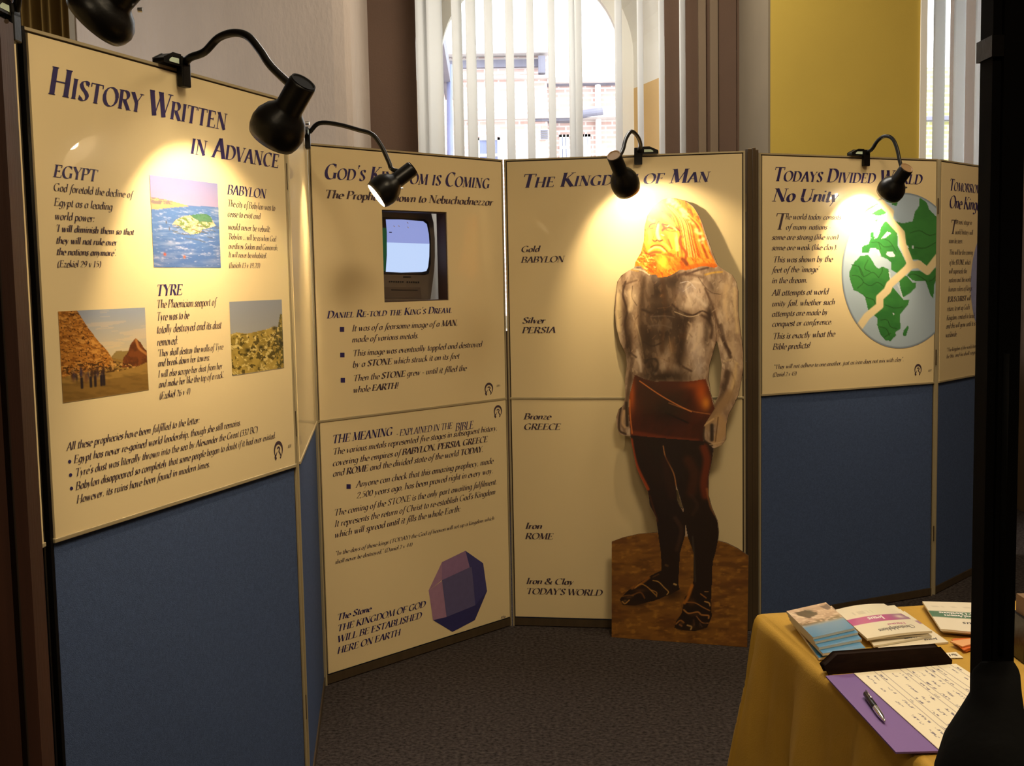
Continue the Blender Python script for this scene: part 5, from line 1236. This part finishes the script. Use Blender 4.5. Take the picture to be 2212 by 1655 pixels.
for j in range(ny - 1):
    for i in range(nx - 1):
        cu_, cv_ = (AX[i] + AX[i + 1]) / 2, (AY[j] + AY[j + 1]) / 2
        du, dv_ = cu_ - min(max(cu_, 0), TWI), cv_ - min(max(cv_, 0), TDE)
        if math.hypot(du, dv_) < D: F.append([j * nx + i, (j + 1) * nx + i, (j + 1) * nx + i + 1, j * nx + i + 1])
tcl = mesh('tablecloth', V, F, M_CLOTH, smooth=True, origin=TC + tx * .6 + ty * .5)
tag(tcl, 'mustard-gold tablecloth draped over the table at lower right', 'tablecloth')

# ---- printed matter lying on the cloth
M_PAPER = mat('cream_white_paper', S(232, 222, 196), .55, var=.02)
M_COVER = vcmat('printed_cover', .35, coat=.3)
M_SHEET = vcmat('ruled_sheet', .6)
M_MAG = mat('magenta_ink', S(176, 48, 128), .5, var=.05); M_GRN = mat('green_ink', S(60, 110, 84), .5, var=.05); M_WINK = mat('white_ink', S(240, 232, 230), .5, var=.02)
M_GREYINK = mat('dark_grey_ink', S(60, 56, 66), .5, var=.05); M_GOLDINK = mat('pale_gold_ink', S(206, 190, 120), .5, var=.05)
i3 = lambda x, y: (1610 + x / 3.674, 1260 + y / 3.674)
i5 = lambda x, y: (1690 + x / 5.267, 1290 + y / 5.267)
def quadpts(px, z): return [at_z(x, y, z) for x, y in px]
def sheet(name, px, z, th, label, cat, group, base=M_PAPER, paint=None, texts=(), curl=0, n=28):
    """px: four picture corners (far left, far right, near right, near left) seen at height z (its upper face)"""
    P = quadpts(px, z)
    ctr = sum(P, Vector()) / 4
    t = empty(name, (ctr.x, ctr.y, z - th), label, cat, group)
    def S_(u, v, dz=0):
        a = P[0].lerp(P[1], u); c = P[3].lerp(P[2], u); q_ = a.lerp(c, v)
        return q_ + Vector((0, 0, dz + curl * math.sin(math.pi * u) * (1 - .4 * v)))
    b = MB(); m = 10
    for dz in (-.00015, -th):
        for j in range(2):
            for i in range(m + 1): b.V.append(S_(i / m, j, dz) if dz > -.001 or curl == 0 else S_(i / m, j, dz))
    o = m + 1
    for i in range(m):
        b.F.append([i, o + i, o + i + 1, i + 1]); b.F.append([2 * o + i, 2 * o + i + 1, 3 * o + i + 1, 3 * o + i])
        b.F.append([i, i + 1, 2 * o + i + 1, 2 * o + i]); b.F.append([o + i, 3 * o + i, 3 * o + i + 1, o + i + 1])
    b.F.append([0, 2 * o, 3 * o, o]); b.F.append([m, o + m, 3 * o + m, 2 * o + m])
    b.build('pages', base, t)
    if paint:
        art('cover', n, n, paint, lambda u, v: S_(u, v, .0001), M_SHEET if name == 'signing_sheet' else M_COVER, t)
    for (s, u0, v0, u1, v1, h, mm, fl) in texts:          # baseline from (u0,v0) to (u1,v1), letters rise towards -h in v (h<0: upside down)
        tv_, tf, tw = lettering(s, 's' in fl, .1, 1.6 if 'b' in fl else 1)
        V_ = [S_(u0 + (u1 - u0) * x / tw, v0 + (v1 - v0) * x / tw - h * y, .00035) for x, y in tv_]
        mesh('title', V_, [f if (u1 - u0) * h > 0 else f for f in tf], mm, t)
    return t
def blue_cover(c):
    y, x = c.Y, c.X
    c.C[:] = (206, 176, 150); c.mix((c.noise(.3, .06, 81) > .5) * .5 * (y < .6), (170, 136, 116)); c.mix((c.noise(.1, .03, 82) > .58) * .7 * (y < .6), (230, 208, 184))
    c.fill([(.12, .12), (.4, .1), (.5, .22), (.6, .26), (.55, .34), (.3, .4), (.16, .26)], (86, 70, 52)); c.blob(.45, .2, .1, .1, (60, 56, 44), .9); c.fill([(.78, .1), (1, .06), (1, .22), (.86, .26)], (104, 82, 80))
    c.stroke([(0, .05), (.1, .22), (.2, .32)], .05, (236, 214, 184), .9)
    c.mix(np.clip((y - .46) * 14, 0, 1) * (1 - np.clip((y - .58) * 14, 0, 1)) * (c.noise(.1, .03, 83) > .4) * .8, (104, 84, 56))
    c.mix(np.clip((y - .57) * 9, 0, 1), (92, 142, 186)); c.mix(np.clip((y - .72) * 3, 0, 1) * .8, (36, 118, 172))
br_px = [[(47, 160), (495, 60), (822, 352), (350, 460)], [(66, 200), (560, 100), (862, 402), (372, 508)], [(80, 235), (600, 150), (905, 478), (415, 575)], [(100, 265), (620, 220), (945, 578), (460, 642)], [(120, 300), (640, 300), (945, 600), (560, 655)], [(130, 300), (480, 280), (600, 660), (415, 692)]]
for k, q_ in enumerate(reversed(br_px)):
    lab = ['lowest blue and tan leaflet, tucked under the fanned pile', 'blue and tan leaflet second from the bottom of the fanned pile', 'blue and tan leaflet third from the bottom of the fanned pile', 'blue and tan leaflet third from the top of the fanned pile', 'blue and tan leaflet just under the topmost of the fanned pile', 'topmost leaflet with tan picture over blue, on the fanned pile'][k]
    z = TZ + .002 + .0052 * (k + 1)
    sheet('leaflet', [i5(*p) for p in q_], z, .0046, lab, 'leaflet', 'fanned pile of blue leaflets at the table corner', paint=blue_cover, n=40,
          texts=[('THE PROMISE', .80, .80, .25, .80, -.055, M_GOLDINK, '')] if k == 9 else ())
def white_cover(band, bx0, bx1, by0, by1):
    def f(c):
        y, x = c.Y, c.X; c.C[:] = (232, 222, 200)
        for a, wv in ((.22, .02), (.27, .02)): c.mix((np.abs(y - a) < wv) * (np.abs(x - .35) < .22) * (c.noise(.02, .5, 91) > .5) * .25, (150, 140, 130))
        m = (y > by0 + (by1 - by0) * 0) & (y < by1)
        if band: c.mix(m * 1., band); c.mix(m * np.clip((x - .62) * 4, 0, 1), (150, 104, 140)); c.blob(.88, (by0 + by1) / 2, .09, .07, (232, 214, 200), .95)
    return f
mg = [((720, 1140), (0, 0))]
def P5(*p): return [i5(*a) for a in p]
sheet('booklet', P5((900, 330), (1390, 160), (1890, 510), (1105, 592)), TZ + .0045, .0035, 'lowest white booklet of the fanned white pile, nearest the dark wooden block', 'booklet', 'white booklets', paint=white_cover((168, 60, 120), 0, 1, .3, .44),
      texts=[('Jesus', .92, .86, .72, .86, -.05, M_GREYINK, 'b')])
sheet('booklet', P5((860, 300), (1340, 135), (1700, 440), (1040, 555)), TZ + .0088, .0035, 'white booklet under the top one, third of the fanned white pile', 'booklet', 'white booklets', paint=white_cover((168, 60, 120), 0, 1, .42, .55),
      texts=[('Christadelphians', .95, .93, .55, .93, -.05, M_GREYINK, 'b')])
sheet('booklet', P5((640, 150), (1275, 92), (1665, 420), (985, 480)), TZ + .013, .0035, 'white booklet peeping out just beneath the magenta-banded top one', 'booklet', 'white booklets', paint=white_cover((168, 60, 120), 0, 1, .42, .55))
sheet('booklet', P5((600, 145), (1155, 75), (1705, 385), (965, 472)), TZ + .0185, .0045, 'topmost white booklet with magenta band reading Jesus', 'booklet', 'white booklets', paint=white_cover((186, 58, 142), 0, 1, .38, .58), n=60, curl=.004,
      texts=[('Jesus', .62, .42, .34, .42, -.11, M_WINK, 'b'), ('Discover', .80, .68, .50, .68, -.06, M_MAG, ''), ('Christadelphians', .86, .77, .28, .80, -.10, M_GREYINK, '')])
def green_cover(c):
    y, x = c.Y, c.X; c.C[:] = (234, 224, 204); c.mix((y > .36) * (y < .56) * 1., (70, 118, 92))
    for a in (.13, .2): c.mix((np.abs(y - a) < .015) * (c.noise(.015, .5, 92) > .5) * .3, (150, 140, 130))
for k, (dx, dy) in enumerate(((14, 14), (7, 6), (0, 0))):
    sheet('booklet', P5((1592 + dx, 48 + dy), (2330, 68 + dy), (2620, 440 + dy), (1800 + dx * 2, 362 + dy * 1.6)), TZ + .003 + .0045 * (k + 1), .004, ('bottom booklet of the green-banded pile', 'middle booklet of the green-banded pile', 'top white booklet with green band, behind the orange leaflets')[k], 'booklet', 'green-banded booklets', paint=green_cover,
          texts=[('Bible Questions', .80, .38, .15, .38, -.08, M_WINK, 'b'), ('and Answers', .62, .47, .2, .47, -.07, M_WINK, 'b'), ('Jesus', .70, .70, .40, .70, -.09, M_GREYINK, '')] if k == 2 else ())
M_ORG = mat('orange_gloss_leaflet', S(222, 110, 40), .35, coat=.3, var=.15, vscale=60); M_ORGP = mat('peach_leaflet_back', S(226, 166, 110), .45, var=.1)
for k, q_ in enumerate((((1940, 470), (2240, 460), (2240, 560), (2090, 612)), ((1925, 478), (2230, 470), (2230, 545), (2065, 600)), ((1905, 500), (2200, 462), (2200, 520), (2050, 560)))):
    sheet('small_leaflet', P5(*q_), TZ + .003 + .003 * (k + 1), .0024, ('lowest orange leaflet beside the black post', 'middle orange leaflet beside the black post', 'top peach-orange leaflet beside the black post')[k], 'leaflet', 'orange leaflets', base=(M_ORG, M_ORG, M_ORGP)[k])
sheet('name_card', P5((1850, 635), (1975, 622), (2060, 688), (1890, 692)), TZ + .003, .0012, 'small white card with black lettering beside the dark wooden block', 'card', None, texts=[('No 1', .8, .3, .2, .3, -.4, M_GREYINK, 'b')])
# dark wooden block with sloping ends
M_DKBLK = mat('very_dark_brown_wood', S(34, 22, 16), .85, spec=.1, var=.25, vscale=20, stretch=(1, 6, 6), bump=.05)
zb = TZ + .003
a0, a1 = at_z(*i3(665, 716), zb), at_z(*i3(1628, 642), zb)
d_ = (a1 - a0).normalized(); bk = Vector((-d_.y, d_.x, 0))
def hz(px, a):                                       # height over the block's front face for a picture point
    h = at_plane(px[0], px[1], a0, bk); return (h - a0).dot(d_), h.z
tl, tr = hz(i3(735, 556), 0), hz(i3(1545, 508), 0); ll, lr = hz(i3(640, 678), 0), hz(i3(1630, 638), 0)
ringb = [(0, zb), ((a1 - a0).length, zb), (lr[0], zb + .006), (tr[0], tr[1] * .5 + tl[1] * .5 - .004), (tl[0], tr[1] * .5 + tl[1] * .5 - .004), (ll[0], zb + .012)]
blk = MB().prism([a0 + d_ * x + Vector((0, 0, z - a0.z)) for x, z in ringb], bk * .02)
bo = blk.build('wooden_block', M_DKBLK, origin=a0 + d_ * .12)
tag(bo, 'long dark wooden block with sloping ends, between the booklets and the signing sheet', 'block'); bevel(bo, .003)
# purple folder, signing sheet, pen
M_PURP = mat('purple_card_folder', S(118, 88, 156), .6, var=.04)
fp = [i3(638, 735), i3(905, 712), i3(1560, 1330), i3(1195, 1340)]
sheet('folder', fp, TZ + .006, .003, 'purple card folder under the handwritten signing sheet', 'folder', None, base=M_PURP)
def form(c):
    y, x = c.Y, c.X; c.C[:] = (236, 226, 202)
    r_ = random.Random(12)
    for i in range(15): yy = .07 + i * .062; c.mix((np.abs(x - yy) < .0022) * .75, (120, 110, 120))
    for i in range(15):
        for j in range(5):
            if r_.random() < .8: x0 = .09 + i * .062; y0 = .06 + j * .18; c.mix((np.abs(x - x0) < .010) * (y > y0) * (y < y0 + r_.uniform(.05, .14)) * (c.noise(.008, .012, 60 + i) > .5) * .8, (70, 64, 96))
sp = [i3(862, 714), i3(1672, 640), i3(2330, 1060), i3(1560, 1340)]
sheet('signing_sheet', sp, TZ + .0078, .0012, 'white lined signing sheet with handwriting, on the purple folder', 'paper', None, paint=form, n=150)
pa, pb = at_z(*i3(952, 872), TZ + .0135), at_z(*i3(1108, 1098), TZ + .011)
pen = empty('pen', pa.lerp(pb, .5) - Vector((0, 0, .006)), 'dark ballpoint pen with silver tip lying on the purple folder', 'pen')
MB().tube([pa.lerp(pb, t) for t in (0, .04, .5, .52)], [.003, .0048, .0052, .0046], 14).build('barrel', M_BLACK, pen, smooth=True)
MB().tube([pa.lerp(pb, t) for t in (.52, .56, .8, .95, 1)], [.005, .0052, .0046, .0025, .001], 14).build('tip', M_CHROME, pen, smooth=True)
MB().tube([pa.lerp(pb, .03) + Vector((0, 0, .006)), pa.lerp(pb, .32) + Vector((0, 0, .0065))], .0012, 8).build('clip', M_CHROME, pen, smooth=True)
# small dark holder and pale notice on the table right of the post
hp = at_z(2215, 1425, TZ + .003)
hd_ = empty('leaflet_holder', hp, 'small dark holder on the cloth, just right of the black post', 'holder')
MB().box(hp.x - .012, hp.x + .05, hp.y - .02, hp.y + .04, TZ + .003, TZ + .085).build('body', M_BLACK, hd_)
MB().box(hp.x - .006, hp.x + .045, hp.y - .004, hp.y + .03, TZ + .0855, TZ + .12).build('inserted_cards', mat('olive_card', S(120, 92, 60), .6, var=.1), hd_)
